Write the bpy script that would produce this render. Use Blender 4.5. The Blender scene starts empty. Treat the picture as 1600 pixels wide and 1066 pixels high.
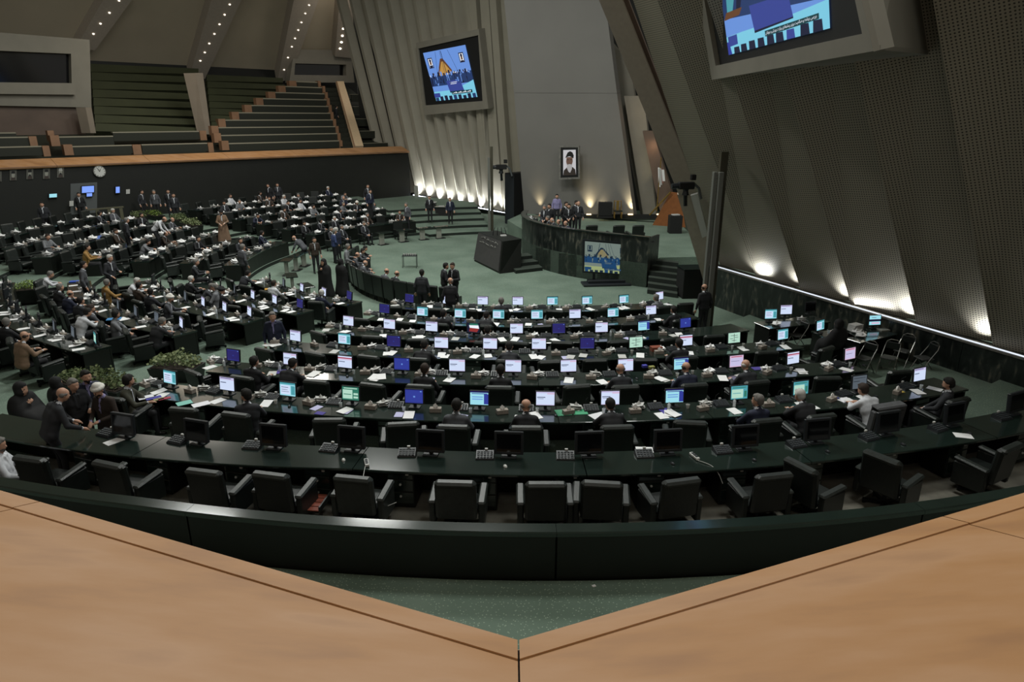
import bpy, math, random
import numpy as np
from mathutils import Vector, Matrix
random.seed(11)
SC = bpy.context.scene
COL = SC.collection
# ------------------------------------------------------------------ camera
F_PX, HORIZON, CAM_Z = 1067.0, 185.0, 7.3
PITCH = math.atan((533 - HORIZON) / F_PX)
cd = bpy.data.cameras.new('camera'); cam = bpy.data.objects.new('camera', cd); COL.objects.link(cam)
cam.location = (0, 0, CAM_Z); cam.rotation_euler = (math.pi / 2 - PITCH, 0, 0)
cd.sensor_width = 36.0; cd.lens = 36.0 * F_PX / 1600.0; cd.clip_start = 0.05; cd.clip_end = 500
SC.camera = cam
# ------------------------------------------------------------------ world and hall lights
w = bpy.data.worlds.new('world'); SC.world = w; w.use_nodes = True
w.node_tree.nodes['Background'].inputs[0].default_value = (1.0, 0.96, 0.86, 1)
w.node_tree.nodes['Background'].inputs[1].default_value = 0.24
def area(name, loc, size, power, col=(1, 1, 1), rot=(0, 0, 0), sy=None, spread=math.pi):
    l = bpy.data.lights.new(name, 'AREA'); l.energy = power; l.color = col; l.spread = spread
    l.shape = 'RECTANGLE'; l.size = size; l.size_y = sy or size
    o = bpy.data.objects.new(name, l); COL.objects.link(o); o.location = loc; o.rotation_euler = rot
    return o
CEIL = [(-2, 28, 1500), (-11, 27, 950), (-9, 40, 700), (3, 17, 1050), (-19, 36, 450), (6, 9, 380), (12, 15, 800)]  # last entry is an unseen light added to brighten the right floor
for x, y, p in CEIL:
    area('hall_overhead_light', (x, y, 21.0), 3.2, p * 1.55, (0.98, 1.0, 0.95))
area('gallery_light', (-1.0, -1.5, 15.0), 1.5, 138, (1.0, 0.93, 0.82))
area('gallery_light', (-14.5, 47.5, 14.0), 1.5, 260, (1.0, 0.93, 0.84))  # unseen fill light added to brighten the far gallery ledge
area('gallery_light', (-21.5, 42.5, 16.0), 6.0, 170, (1.0, 0.93, 0.84))  # another unseen fill, added for the far ledge boards
area('gallery_light', (-24.5, 50.0, 15.5), 3.0, 120, (1.0, 0.85, 0.66))
SC.view_settings.view_transform = 'Standard'; SC.view_settings.look = 'None'
SC.view_settings.gamma = 1.0; SC.view_settings.use_curve_mapping = False
SC.view_settings.exposure = 0.0
try:
    SC.cycles.use_denoising = True
    SC.cycles.max_bounces = 6; SC.cycles.diffuse_bounces = 3; SC.cycles.glossy_bounces = 3
    SC.cycles.transmission_bounces = 4; SC.cycles.sample_clamp_indirect = 4.0
except Exception:
    pass
# ------------------------------------------------------------------ pixel -> place
_c, _s = math.cos(PITCH), math.sin(PITCH)
EYE = Vector((0, 0, CAM_Z))
def ray(px, py):
    a = (px - 800) / F_PX; b = (533 - py) / F_PX
    return Vector((a, _c + b * _s, -_s + b * _c))
def at_z(px, py, z):
    d = ray(px, py); return EYE + d * ((z - CAM_Z) / d.z)
def at_y(px, py, Y):
    d = ray(px, py); return EYE + d * (Y / d.y)
def hit(px, py, p0, n):
    d = ray(px, py); return EYE + d * ((Vector(p0) - EYE).dot(n) / d.dot(n))
# hall centre: all the desk rows are arcs about it; phi = 0 points to the camera, + to the left
CX, CY = 0.5, 33.5
def pol(phi, r, z=0.0):
    a = math.radians(phi); return Vector((CX - r * math.sin(a), CY - r * math.cos(a), z))
def phi_r(p):
    return math.degrees(math.atan2(CX - p[0], CY - p[1])), math.hypot(p[0] - CX, p[1] - CY)
# ------------------------------------------------------------------ materials
def lin(h):
    h = h.lstrip('#'); v = [int(h[i:i + 2], 16) / 255 for i in (0, 2, 4)]
    return tuple(((x + .055) / 1.055) ** 2.4 if x > .04045 else x / 12.92 for x in v) + (1,)
MATS = {}
def mat(name, col, rough=.6, metal=0., emit=0., var=0., vscale=6., coat=0., bump=0., bscale=40., spec=.5):
    if name in MATS: return MATS[name]
    m = bpy.data.materials.new(name); m.use_nodes = True; nt = m.node_tree; b = nt.nodes['Principled BSDF']
    c = lin(col) if isinstance(col, str) else tuple(col) + (1,)
    b.inputs['Base Color'].default_value = c; b.inputs['Roughness'].default_value = rough
    b.inputs['Metallic'].default_value = metal; b.inputs['Specular IOR Level'].default_value = spec
    if coat: b.inputs['Coat Weight'].default_value = coat; b.inputs['Coat Roughness'].default_value = .08
    if emit:
        b.inputs['Emission Color'].default_value = c; b.inputs['Emission Strength'].default_value = emit
        b.inputs['Base Color'].default_value = (0.01, 0.01, 0.01, 1)
    if var or bump:
        tc = nt.nodes.new('ShaderNodeTexCoord')
    if var:
        n = nt.nodes.new('ShaderNodeTexNoise'); n.inputs['Scale'].default_value = vscale; n.inputs['Detail'].default_value = 4
        nt.links.new(tc.outputs['Object'], n.inputs['Vector'])
        r = nt.nodes.new('ShaderNodeValToRGB')
        r.color_ramp.elements[0].position = .3; r.color_ramp.elements[1].position = .7
        r.color_ramp.elements[0].color = tuple(x * (1 - var) for x in c[:3]) + (1,)
        r.color_ramp.elements[1].color = tuple(min(1, x * (1 + var)) for x in c[:3]) + (1,)
        nt.links.new(n.outputs['Fac'], r.inputs['Fac']); nt.links.new(r.outputs['Color'], b.inputs['Base Color'])
    if bump:
        n2 = nt.nodes.new('ShaderNodeTexNoise'); n2.inputs['Scale'].default_value = bscale
        nt.links.new(tc.outputs['Object'], n2.inputs['Vector'])
        bp = nt.nodes.new('ShaderNodeBump'); bp.inputs['Strength'].default_value = bump; bp.inputs['Distance'].default_value = .02
        nt.links.new(n2.outputs['Fac'], bp.inputs['Height']); nt.links.new(bp.outputs['Normal'], b.inputs['Normal'])
    MATS[name] = m; return m
def node_mat(name, rough):
    m = bpy.data.materials.new(name); m.use_nodes = True; nt = m.node_tree; b = nt.nodes['Principled BSDF']
    b.inputs['Roughness'].default_value = rough; MATS[name] = m
    tc = nt.nodes.new('ShaderNodeTexCoord'); return m, nt, b, tc
def ramp(nt, fac, stops):
    r = nt.nodes.new('ShaderNodeValToRGB'); e = r.color_ramp.elements
    e[0].position, e[0].color = stops[0][0], lin(stops[0][1]); e[1].position, e[1].color = stops[-1][0], lin(stops[-1][1])
    for p, c in stops[1:-1]:
        x = e.new(p); x.color = lin(c)
    nt.links.new(fac, r.inputs['Fac']); return r
# carpet: worn green pile with pale flecks
m, nt, b, tc = node_mat('carpet', .95)
n = nt.nodes.new('ShaderNodeTexNoise'); n.inputs['Scale'].default_value = .55; n.inputs['Detail'].default_value = 5
nt.links.new(tc.outputs['Object'], n.inputs['Vector'])
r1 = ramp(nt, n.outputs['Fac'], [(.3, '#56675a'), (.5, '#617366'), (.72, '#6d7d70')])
v = nt.nodes.new('ShaderNodeTexVoronoi'); v.inputs['Scale'].default_value = 24
nt.links.new(tc.outputs['Object'], v.inputs['Vector'])
r2 = ramp(nt, v.outputs['Distance'], [(.17, '#c8c8c8'), (.27, '#000000')])
mx = nt.nodes.new('ShaderNodeMix'); mx.data_type = 'RGBA'
nt.links.new(r2.outputs['Color'], mx.inputs['Factor']); nt.links.new(r1.outputs['Color'], mx.inputs['A'])
mx.inputs['B'].default_value = lin('#9fb09c'); nt.links.new(mx.outputs['Result'], b.inputs['Base Color'])
# marble: near-black green stone with pale upright veins
m, nt, b, tc = node_mat('marble', .3)
mp = nt.nodes.new('ShaderNodeMapping'); mp.inputs['Scale'].default_value = (2.2, 2.2, .7)
nt.links.new(tc.outputs['Object'], mp.inputs['Vector'])
n = nt.nodes.new('ShaderNodeTexNoise'); n.inputs['Scale'].default_value = 1.6; n.inputs['Detail'].default_value = 9; n.inputs['Distortion'].default_value = 1.4
nt.links.new(mp.outputs['Vector'], n.inputs['Vector'])
r1 = ramp(nt, n.outputs['Fac'], [(.38, '#161b19'), (.52, '#232826'), (.6, '#3a3d38'), (.66, '#5c594e'), (.72, '#2a2e2b')])
nt.links.new(r1.outputs['Color'], b.inputs['Base Color'])
# wood veneer of the ledge: warm, blotchy along one direction
m, nt, b, tc = node_mat('veneer', .5)
mp = nt.nodes.new('ShaderNodeMapping'); mp.inputs['Scale'].default_value = (.5, 1.6, 1.6); mp.inputs['Rotation'].default_value = (0, 0, .5)
nt.links.new(tc.outputs['Object'], mp.inputs['Vector'])
n = nt.nodes.new('ShaderNodeTexNoise'); n.inputs['Scale'].default_value = 1.5; n.inputs['Detail'].default_value = 6
nt.links.new(mp.outputs['Vector'], n.inputs['Vector'])
r1 = ramp(nt, n.outputs['Fac'], [(.25, '#9c714d'), (.45, '#b28356'), (.6, '#b98d66'), (.8, '#a37a58')])
nt.links.new(r1.outputs['Color'], b.inputs['Base Color'])
# perforated metal panels: grid of round holes too small to build
m, nt, b, tc = node_mat('perforated', .6)
uvn = nt.nodes.new('ShaderNodeUVMap')
mp = nt.nodes.new('ShaderNodeMapping'); mp.inputs['Scale'].default_value = (14, 14, 1)
nt.links.new(uvn.outputs['UV'], mp.inputs['Vector'])
fr = nt.nodes.new('ShaderNodeVectorMath'); fr.operation = 'FRACTION'; nt.links.new(mp.outputs['Vector'], fr.inputs[0])
ds = nt.nodes.new('ShaderNodeVectorMath'); ds.operation = 'DISTANCE'; nt.links.new(fr.outputs['Vector'], ds.inputs[0]); ds.inputs[1].default_value = (.5, .5, 0)
r1 = ramp(nt, ds.outputs['Value'], [(.2, '#322f28'), (.3, '#918b7c')])
nt.links.new(r1.outputs['Color'], b.inputs['Base Color'])
M_ = lambda n: MATS[n]
mat('leather', '#131816', .42, var=.2, vscale=9, bump=.15, bscale=60)
mat('leather_worn', '#252a28', .4, var=.25, vscale=9, bump=.15, bscale=60)
mat('lacquer', '#1a2622', .16, coat=.6, var=.12, vscale=2)
mat('panel_dark', '#0d110d', .45, var=.15, vscale=3)
mat('wall_dark', '#0d100b', .6, var=.15, vscale=1.2)
mat('riser_shade', '#18211b', .8)  # carpet darkened in colour to stand in for shade on step faces
mat('metal', '#9a9a96', .3, 1.)
mat('metal_dark', '#35383a', .4, .8)
mat('plastic', '#22262a', .4)
mat('plastic_grey', '#55595a', .45)
mat('plastic_white', '#c9cac6', .45)
mat('screen_off', '#0a0b0e', .12, coat=.4)
mat('paper', '#e6e6e6', .8)
mat('paper_grey', '#b9b9b6', .8)
mat('paper_lilac', '#b7b6d8', .8)
mat('card_box', '#8d857c', .75, var=.15, vscale=20)
mat('tissue', '#e9e6e2', .9)
mat('concrete', '#7f7b70', .75, var=.06, vscale=1.2)
mat('lit_wood', '#dcc29e', .5, var=.06)  # wood lightened in colour to carry the light on the ramp capping
mat('beam_pale', '#aaa093', .75, var=.05)
mat('step_dark', '#333c34', .9)
mat('letter_grey', '#9a9a94', .7)
mat('concrete_warm', '#83786a', .75, var=.06, vscale=1.2)
mat('wall_grey', '#6c6a66', .7, var=.04, vscale=.5)
mat('rib_wall', '#8e897b', .7, var=.05, vscale=1.)
mat('ceiling_grey', '#b5aa95', .8, var=.05, vscale=.4)
mat('olive', '#353922', .8, var=.12, vscale=.7)
mat('bench_dark', '#23261c', .7)
mat('bench_edge', '#8f8a78', .6)
mat('orange_wood', '#8e6b50', .55, var=.12, vscale=1.5)
mat('stone', '#6d6b66', .7, var=.3, vscale=7)
mat('black', '#0a0b0b', .7)
mat('led', '#e9f1ff', emit=5.0)
mat('led_soft', '#dfe6f2', emit=1.2)
mat('led_warm', '#ffe0a0', emit=6.0)
mat('spot_glow', '#fff2dc', emit=3.0)
mat('spot_bright', '#fff2dc', emit=7.0)
mat('gold', '#a5864a', .35, .8)
mat('orange_panel', '#83502a', .6, var=.1)
mat('brown_panel', '#5c4c41', .6, var=.15, vscale=.8)
mat('keys', '#33373a', .5)
mat('glass_tumbler', '#cfd6d8', .1)
mat('bay_floor', '#6f6c62', .85, var=.25, vscale=3)
mat('soil', '#2a2018', .9)
for nm, c, e in [('em_page', '#cfdcf6', 1.0), ('em_lav', '#c9c3e6', .95), ('em_cyan', '#9fe0ee', .95), ('em_teal', '#53a9b6', .8), ('em_blue', '#3a48b4', .65),
                 ('em_purple', '#332e84', .55), ('em_green', '#35806c', .8), ('em_mint', '#bfe8d4', .85), ('em_pink', '#d9b9d6', .95), ('em_red', '#b6354c', .8),
                 ('em_navy', '#1b2144', .6), ('em_dim', '#6f7a85', .55), ('em_dimtext', '#39414d', .4), ('em_text', '#4a5578', .7), ('em_white', '#eef4ff', 1.0),
                 ('em_dark', '#10121c', .4), ('em_sky', '#6f9be8', .85), ('em_gold', '#d2a050', .75), ('em_brown', '#7d5233', .6), ('em_dais', '#2c477e', .6),
                 ('em_floor', '#7fd0ea', .9), ('em_rost', '#3f4fa8', .7), ('em_band', '#0d4a52', .6), ('em_tvsky', '#8a9a92', .6), ('em_tvgold', '#a0946a', .6),
                 ('em_tvblue', '#1d4f80', .6), ('em_tvdark', '#17324c', .5), ('em_tvfloor', '#b9c88c', .6), ('em_flagred', '#a83a3a', .7), ('em_wallscr', '#7fa4ff', 1.0)]:
    mat(nm, c, .5, emit=e)
# ------------------------------------------------------------------ mesh building
class MB:
    def __init__(s): s.v = []; s.f = []; s.m = []; s.mi = 0; s.uv = None
    def add(s, vs, fs, mi=None):
        o = len(s.v); s.v += [tuple(x) for x in vs]; s.f += [tuple(i + o for i in f) for f in fs]
        s.m += [s.mi if mi is None else mi] * len(fs); return s
    def box(s, c, d, rz=0., ch=0., mi=None, rx=0.):
        hx, hy, hz = d[0] / 2, d[1] / 2, d[2] / 2
        if ch <= 0:
            P = [(x, y, z) for x in (-hx, hx) for y in (-hy, hy) for z in (-hz, hz)]
            Fs = [(0, 1, 3, 2), (4, 6, 7, 5), (0, 4, 5, 1), (2, 3, 7, 6), (0, 2, 6, 4), (1, 5, 7, 3)]
        else:
            ch = min(ch, hx * .9, hy * .9, hz * .9); P = []; ix = {}
            for sx in (-1, 1):
                for sy in (-1, 1):
                    for sz in (-1, 1):
                        for a in range(3):
                            ix[(sx, sy, sz, a)] = len(P)
                            q = [sx * hx, sy * hy, sz * hz]
                            for b in range(3):
                                if b != a: q[b] -= (sx, sy, sz)[b] * ch
                            P.append(tuple(q))
            Fs = []
            def fix(f):
                n = Vector(P[f[1]]) - Vector(P[f[0]]); n = n.cross(Vector(P[f[2]]) - Vector(P[f[0]]))
                cc = sum((Vector(P[i]) for i in f), Vector()) 
                return f if n.dot(cc) > 0 else f[::-1]
            for a in range(3):
                o1, o2 = [i for i in range(3) if i != a]
                for sg in (-1, 1):
                    f = []
                    for u, w_ in ((-1, -1), (1, -1), (1, 1), (-1, 1)):
                        k = [0, 0, 0]; k[a] = sg; k[o1] = u; k[o2] = w_; f.append(ix[(k[0], k[1], k[2], a)])
                    Fs.append(fix(tuple(f)))
                for u in (-1, 1):
                    for w_ in (-1, 1):
                        f = []
                        for sg, ax in ((-1, o1), (1, o1), (1, o2), (-1, o2)):
                            k = [0, 0, 0]; k[a] = sg; k[o1] = u; k[o2] = w_; f.append(ix[(k[0], k[1], k[2], ax)])
                        Fs.append(fix(tuple(f)))
            for sx in (-1, 1):
                for sy in (-1, 1):
                    for sz in (-1, 1):
                        Fs.append(fix(tuple(ix[(sx, sy, sz, a)] for a in range(3))))
        if rx:
            cr, sr = math.cos(rx), math.sin(rx); P = [(x, y * cr - z * sr, y * sr + z * cr) for x, y, z in P]
        if rz:
            cr, sr = math.cos(rz), math.sin(rz); P = [(x * cr - y * sr, x * sr + y * cr, z) for x, y, z in P]
        return s.add([(x + c[0], y + c[1], z + c[2]) for x, y, z in P], Fs, mi)
    def prism(s, poly, z0, z1, mi=None):
        n = len(poly); P = [(x, y, z0) for x, y in poly] + [(x, y, z1) for x, y in poly]
        ar = sum(poly[i][0] * poly[(i + 1) % n][1] - poly[(i + 1) % n][0] * poly[i][1] for i in range(n))
        Fs = [tuple(range(n))[::-1], tuple(range(n, 2 * n))] + [(i, (i + 1) % n, n + (i + 1) % n, n + i) for i in range(n)]
        if ar < 0: Fs = [f[::-1] for f in Fs]
        return s.add(P, Fs, mi)
    def slab(s, quad, t, mi=None):          # a polygon in space given a thickness away from the viewer side
        q = [Vector(p) for p in quad]; n = (q[1] - q[0]).cross(q[2] - q[0]).normalized(); k = len(q)
        P = [tuple(p) for p in q] + [tuple(p - n * t) for p in q]
        Fs = [tuple(range(k)), tuple(range(k, 2 * k))[::-1]] + [((i + 1) % k, i, k + i, k + (i + 1) % k) for i in range(k)]
        return s.add(P, Fs, mi)
    def lathe(s, prof, c=(0, 0, 0), n=10, mi=None):
        P = []; Fs = []
        for r, z in prof:
            for i in range(n):
                a = 2 * math.pi * i / n; P.append((c[0] + r * math.cos(a), c[1] + r * math.sin(a), c[2] + z))
        for j in range(len(prof) - 1):
            for i in range(n):
                k = (i + 1) % n; Fs.append((j * n + i, j * n + k, (j + 1) * n + k, (j + 1) * n + i))
        Fs.append(tuple(range(n))[::-1]); Fs.append(tuple(range((len(prof) - 1) * n, len(prof) * n)))
        return s.add(P, Fs, mi)
    def tube(s, pts, r, n=6, mi=None):
        pts = [Vector(p) for p in pts]; P = []; Fs = []
        for i, p in enumerate(pts):
            d = (pts[min(i + 1, len(pts) - 1)] - pts[max(i - 1, 0)]).normalized()
            a = d.orthogonal().normalized() if i == 0 else (pa - d * pa.dot(d)).normalized()
            pa = a; b_ = d.cross(a)
            for k in range(n):
                t = 2 * math.pi * k / n; P.append(tuple(p + (a * math.cos(t) + b_ * math.sin(t)) * r))
        for j in range(len(pts) - 1):
            for i in range(n):
                k = (i + 1) % n; Fs.append((j * n + i, j * n + k, (j + 1) * n + k, (j + 1) * n + i))
        Fs.append(tuple(range(n))[::-1]); Fs.append(tuple(range((len(pts) - 1) * n, len(pts) * n)))
        return s.add(P, Fs, mi)
    def sweep(s, sec, phis, rf, z=0., mi=None):   # closed section [(dr,z)] along an arc
        n = len(sec); P = []; Fs = []
        for ph in phis:
            r = rf(ph)
            for dr, dz in sec: P.append(tuple(pol(ph, r + dr, z + dz)))
        for j in range(len(phis) - 1):
            for i in range(n):
                k = (i + 1) % n; Fs.append((j * n + i, j * n + k, (j + 1) * n + k, (j + 1) * n + i))
        Fs.append(tuple(range(n))[::-1]); Fs.append(tuple(range((len(phis) - 1) * n, len(phis) * n)))
        return s.add(P, Fs, mi)
    def mesh(s, name, mats, smooth=False, fixn=False):
        me = bpy.data.meshes.new(name); me.from_pydata(s.v, [], s.f)
        for m_ in ([mats] if isinstance(mats, str) else mats): me.materials.append(MATS[m_])
        if any(s.m): me.polygons.foreach_set('material_index', s.m)
        if smooth: me.polygons.foreach_set('use_smooth', [True] * len(me.polygons))
        if fixn:
            import bmesh
            bm = bmesh.new(); bm.from_mesh(me); bmesh.ops.recalc_face_normals(bm, faces=bm.faces); bm.to_mesh(me); bm.free()
        me.update(); return me
def ob(name, me, parent=None, loc=(0, 0, 0), rz=0., rx=0.):
    o = bpy.data.objects.new(name, me); COL.objects.link(o); o.location = loc; o.rotation_euler = (rx, 0, rz)
    if parent: o.parent = parent
    return o
def tag(o, label, cat, group=None):
    o['label'] = label; o['category'] = cat
    if group: o['group'] = group
    return o
def struct(name, me):
    o = ob(name, me); o['kind'] = 'structure'; return o
def empty(name, loc, rz=0.):
    o = bpy.data.objects.new(name, None); COL.objects.link(o); o.location = loc; o.rotation_euler = (0, 0, rz); o.empty_display_size = .1; return o
def build(name, parts, loc, rz, label, cat, group=None):
    """parts: (part name, mesh, location, rotation z, [sub-parts])"""
    e = empty(name, loc, rz)
    for p in parts:
        c = ob(p[0], p[1], e, p[2], p[3])
        for q in (p[4] if len(p) > 4 else ()): ob(q[0], q[1], c, q[2], q[3])
    return tag(e, label, cat, group)
ORDN = 'first second third fourth fifth sixth seventh eighth ninth tenth eleventh twelfth thirteenth fourteenth fifteenth sixteenth'.split()
def lerp(a, b, t): return a + (b - a) * t
def frange(a, b, step):
    n = max(2, int(abs(b - a) / step) + 1); return [a + (b - a) * i / (n - 1) for i in range(n)]
# ================================================================== STRUCTURE
STEP = 0.17
struct('floor', MB().box((-8, 30, -.15), (60, 84, .3)).mesh('floor', 'carpet'))
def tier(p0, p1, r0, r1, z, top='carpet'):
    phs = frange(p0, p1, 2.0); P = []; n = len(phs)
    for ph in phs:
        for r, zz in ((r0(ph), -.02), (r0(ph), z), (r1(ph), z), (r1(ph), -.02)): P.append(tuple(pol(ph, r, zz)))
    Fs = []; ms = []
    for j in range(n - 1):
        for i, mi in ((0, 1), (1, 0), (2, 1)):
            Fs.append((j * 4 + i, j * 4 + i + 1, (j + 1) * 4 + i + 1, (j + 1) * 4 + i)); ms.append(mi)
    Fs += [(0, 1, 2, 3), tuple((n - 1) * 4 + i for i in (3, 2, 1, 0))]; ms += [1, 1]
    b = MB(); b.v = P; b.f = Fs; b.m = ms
    struct('floor', b.mesh('floor_tier', [top, 'riser_shade'], fixn=True))
const = lambda r: (lambda ph: r)
# desk rows: outer (sitting side) edge radius, floor height per row
RC = [10.5, 12.6, 14.75, 16.95, 19.15, 21.45, 23.75]
def rowA(ph): return 23.6 + max(0, ph - 8) * .045 + max(0, -ph - 14) * .02
CRV = [(10.1, .0009), (12.5, .0005), (14.64, .0006), (16.6, .00117), (18.8, .0014), (21.2, .00078)]
CEN = [(lambda ph, a=a, c=c: a + c * min(ph * ph, 650)) for a, c in CRV] + [rowA]
S2R = [11.35, 13.6, 15.6, 17.9, 20.35, 22.6]
S2 = [(lambda ph, r=r: r + .045 * (ph - 35.3)) for r in S2R]
S3R = [13.94, 15.8, 17.79, 19.76, 21.68, 23.51, 25.21]
cen_b = [(lambda ph, f=f: f(ph) - .84) for f in CEN[1:6]] + [const(22.72), const(25.74)]
for k, r in enumerate(cen_b):
    nxt = cen_b[k + 1] if k + 1 < len(cen_b) else const(36)
    z = STEP * (k + 1) if k < 6 else 1.36
    tier(-80, 25, r, nxt, z, 'bay_floor' if k == 5 else 'carpet')
# the planter aisle is a ramp of shallow carpeted strips, level with the rows
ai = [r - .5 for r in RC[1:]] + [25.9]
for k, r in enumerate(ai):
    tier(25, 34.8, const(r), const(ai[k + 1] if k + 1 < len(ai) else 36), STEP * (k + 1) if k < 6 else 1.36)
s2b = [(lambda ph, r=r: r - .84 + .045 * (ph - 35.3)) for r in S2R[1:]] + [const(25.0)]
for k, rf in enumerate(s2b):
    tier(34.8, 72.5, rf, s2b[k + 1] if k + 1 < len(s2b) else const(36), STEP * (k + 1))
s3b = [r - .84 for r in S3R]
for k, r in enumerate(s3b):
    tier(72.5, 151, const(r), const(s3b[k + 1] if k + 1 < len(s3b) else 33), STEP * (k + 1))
# ---------------------------------------------------------------- dark wall under the far gallery, in its own frame
W0, W1 = Vector((-30, 39.5, 0)), Vector((-8.9, 61.0, 0))
UW = (W1 - W0).normalized(); NW = Vector((-UW.y, UW.x, 0))
def gp(px, py, off): return hit(px, py, W0 + NW * off, NW)
def gw(u, off, z): return W0 + UW * u + NW * off + Vector((0, 0, z))
WL = (W1 - W0).length
struct('wall_left', MB().slab([gw(-12, 0, 0), gw(WL, 0, 0), gw(WL, 0, 4.6), gw(-12, 0, 4.6)], .3).mesh('wall_left', 'wall_dark'))
# wooden ledge of the far gallery: sloping boards laid end to end, above a shadow gap
lg = empty('trim_1', (0, 0, 0)); lg['kind'] = 'structure'
for i in range(8):
    a, b_ = lerp(-12, WL, i / 8), lerp(-12, WL, (i + 1) / 8) - .02
    ob('board', MB().slab([gw(a, -.2, 4.62), gw(b_, -.2, 4.62), gw(b_, 1.0, 5.0), gw(a, 1.0, 5.0)], .12).mesh('board', 'veneer'), lg)
    ob('edging', MB().slab([gw(a, -.22, 4.56), gw(b_, -.22, 4.56), gw(b_, -.22, 4.63), gw(a, -.22, 4.63)], .1).mesh('edging', 'orange_wood'), lg)
# gallery floor and its back wall of olive upholstered tiers
struct('floor', MB().slab([gw(-12, .9, 4.4), gw(WL + 4, .9, 4.4), gw(WL + 4, 2.4, 4.4), gw(-12, 2.4, 4.4)], .2).mesh('gallery_floor', 'bench_dark'))
struct('floor', MB().slab([gw(-12, 2.4, 4.4), gw(WL + 4, 2.4, 4.4), gw(WL + 4, 15, 10.4), gw(-12, 15, 10.4)], .3).mesh('gallery_rake', 'bench_dark'))
struct('wall_gallery', MB().slab([gw(-12, 16.2, 4), gw(WL + 6, 16.2, 4), gw(WL + 6, 16.2, 24), gw(-12, 16.2, 24)], .3).mesh('wall_gallery', 'wall_dark'))
# olive tiers: upholstered plank rows one above the other, each set back
for x0, x1, ytop, ybot, tl, tr in ((141, 308, 99, 205, 0, 14), (322, 440, 116, 200, 0, 0)):
    ot = empty('wall_olive', (0, 0, 0)); ot['kind'] = 'structure'
    n = 8
    for k in range(n):
        off = 5.2 + 1.15 * k
        ya = lerp(ybot, ytop, k / n); yb = lerp(ybot, ytop, (k + 1) / n)
        xa = x0 + (1 - k / n) * 8; xb = x1 + (n - k) * 2.2
        A, B = gp(xa, ya, off), gp(xb, ya + .02 * (xb - xa), off); C_, D = gp(xb, yb + .045 * (xb - xa) + .6, off + .3), gp(xa, yb + .6, off + .3)
        ob('plank', MB().slab([A, B, C_, D], .5).mesh('plank', 'olive'), ot)
# ---------------------------------------------------------------- sloping ceiling with lit beams
CP0 = gw(0, 16.0, 11.9); CN = (NW * -1.0 + Vector((0, 0, -1.0))).normalized()   # faces the hall and down
def cpx(px, py, lift=0.): return hit(px, py, CP0 + CN * lift, CN)
def cw(u, d): return CP0 + UW * u + (NW * -1 + Vector((0, 0, 1))).normalized() * d
struct('ceiling', MB().slab([cw(-30, -1), cw(-30, 24), cw(WL + 4, 24), cw(WL + 4, -1)][::-1], .3).mesh('ceiling', 'ceiling_grey'))
struct('ceiling', MB().slab([(-45, -12, 29), (-45, 45, 29), (30, 75, 29), (30, -12, 29)][::-1], .3).mesh('ceiling_top', 'ceiling_grey'))
def lit_beam(l0, r0, l1, r1, spots, bright=False):
    e = empty('ceiling_beam', (0, 0, 0))
    q = [cpx(*l0), cpx(*r0), cpx(*r1), cpx(*l1)]
    d = (q[3] - q[0]) * 1.25
    q[3] = q[0] + d; q[2] = q[1] + (q[2] - q[1]) * 1.25
    q = [p + CN * .9 for p in q]
    b = MB().slab(q if (q[1] - q[0]).cross(q[2] - q[0]).dot(CN) > 0 else q[::-1], .95)
    ob('body', b.mesh('beam_body', 'beam_pale'), e)
    lb = MB()
    for x, y in spots:
        p = cpx(x, y, .92); a = Vector((UW.x, UW.y, 0)); t = CN.cross(a)
        lp = MB(); rr = .075 if bright else .05
        lp.add([tuple(p + CN * .03 + (a * math.cos(i * math.pi / 4) * 1.5 + t * math.sin(i * math.pi / 4)) * rr) for i in range(8)] +
               [tuple(p - CN * .05 + (a * math.cos(i * math.pi / 4) * 1.5 + t * math.sin(i * math.pi / 4)) * rr) for i in range(8)],
               [tuple(range(8))] + [(i, (i + 1) % 8, 8 + (i + 1) % 8, 8 + i) for i in range(8)])
        ob('spotlight', lp.mesh('spot', 'spot_bright' if bright else 'spot_glow'), e)
    return e
BM = [((112, 62), (142, 66), (147, 0), (190, 0), [(186, 1), (171, 20), (157, 37), (146, 53)], 'grey ceiling beam with spotlights above the concrete control booth'),
      ((291, 104), (314, 112), (320, 0), (365, 0), [(359, 7), (351, 23), (343, 38), (335, 53), (327, 68), (320, 82), (313, 95)], 'long grey ceiling beam with spotlights running down to the leaning column'),
      ((427, 118), (447, 114), (450, 0), (487, 0), [(483, 8), (477, 21), (471, 35), (466, 47), (461, 60), (456, 73), (450, 90), (444, 109)], 'grey ceiling beam with faint spotlights above the stepped gallery benches'),
      ((517, 78), (546, 81), (523, 0), (561, 0), [(542, 10), (540, 22), (538, 34), (536.5, 45), (535, 56), (533.5, 66), (531.5, 76)], 'grey ceiling beam with brightest spotlights, beside the fluted wall')]
for l0, r0, l1, r1, sp, lab in BM: tag(lit_beam(l0, r0, l1, r1, sp, 'brightest' in lab), lab, 'beam', 'lit ceiling beams')
# leaning concrete columns below the beams
def column(quad, off, lab):
    q = [gp(x, y, off) for x, y in quad]
    e = empty('gallery_column', q[0])
    e.location = (0, 0, 0)
    mid = [q[0].lerp(q[1], .55), q[3].lerp(q[2], .55)]
    ob('shaft', MB().slab([mid[0], q[1], q[2], mid[1]], .5).mesh('shaft', 'concrete_warm'), e)
    ob('splay', MB().slab([q[0] + NW * .5, mid[0], mid[1], q[3] + NW * .5], .4).mesh('splay', 'concrete_warm'), e)
    tag(e, lab, 'column', 'gallery columns')
column([(313, 210), (330, 210), (317, 114), (291, 114)], 4.6, 'leaning warm concrete column between two olive seating banks')
column([(131, 208), (150, 208), (143, 168), (122, 168)], 4.6, 'short warm concrete column under the corner of the control booth')
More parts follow.
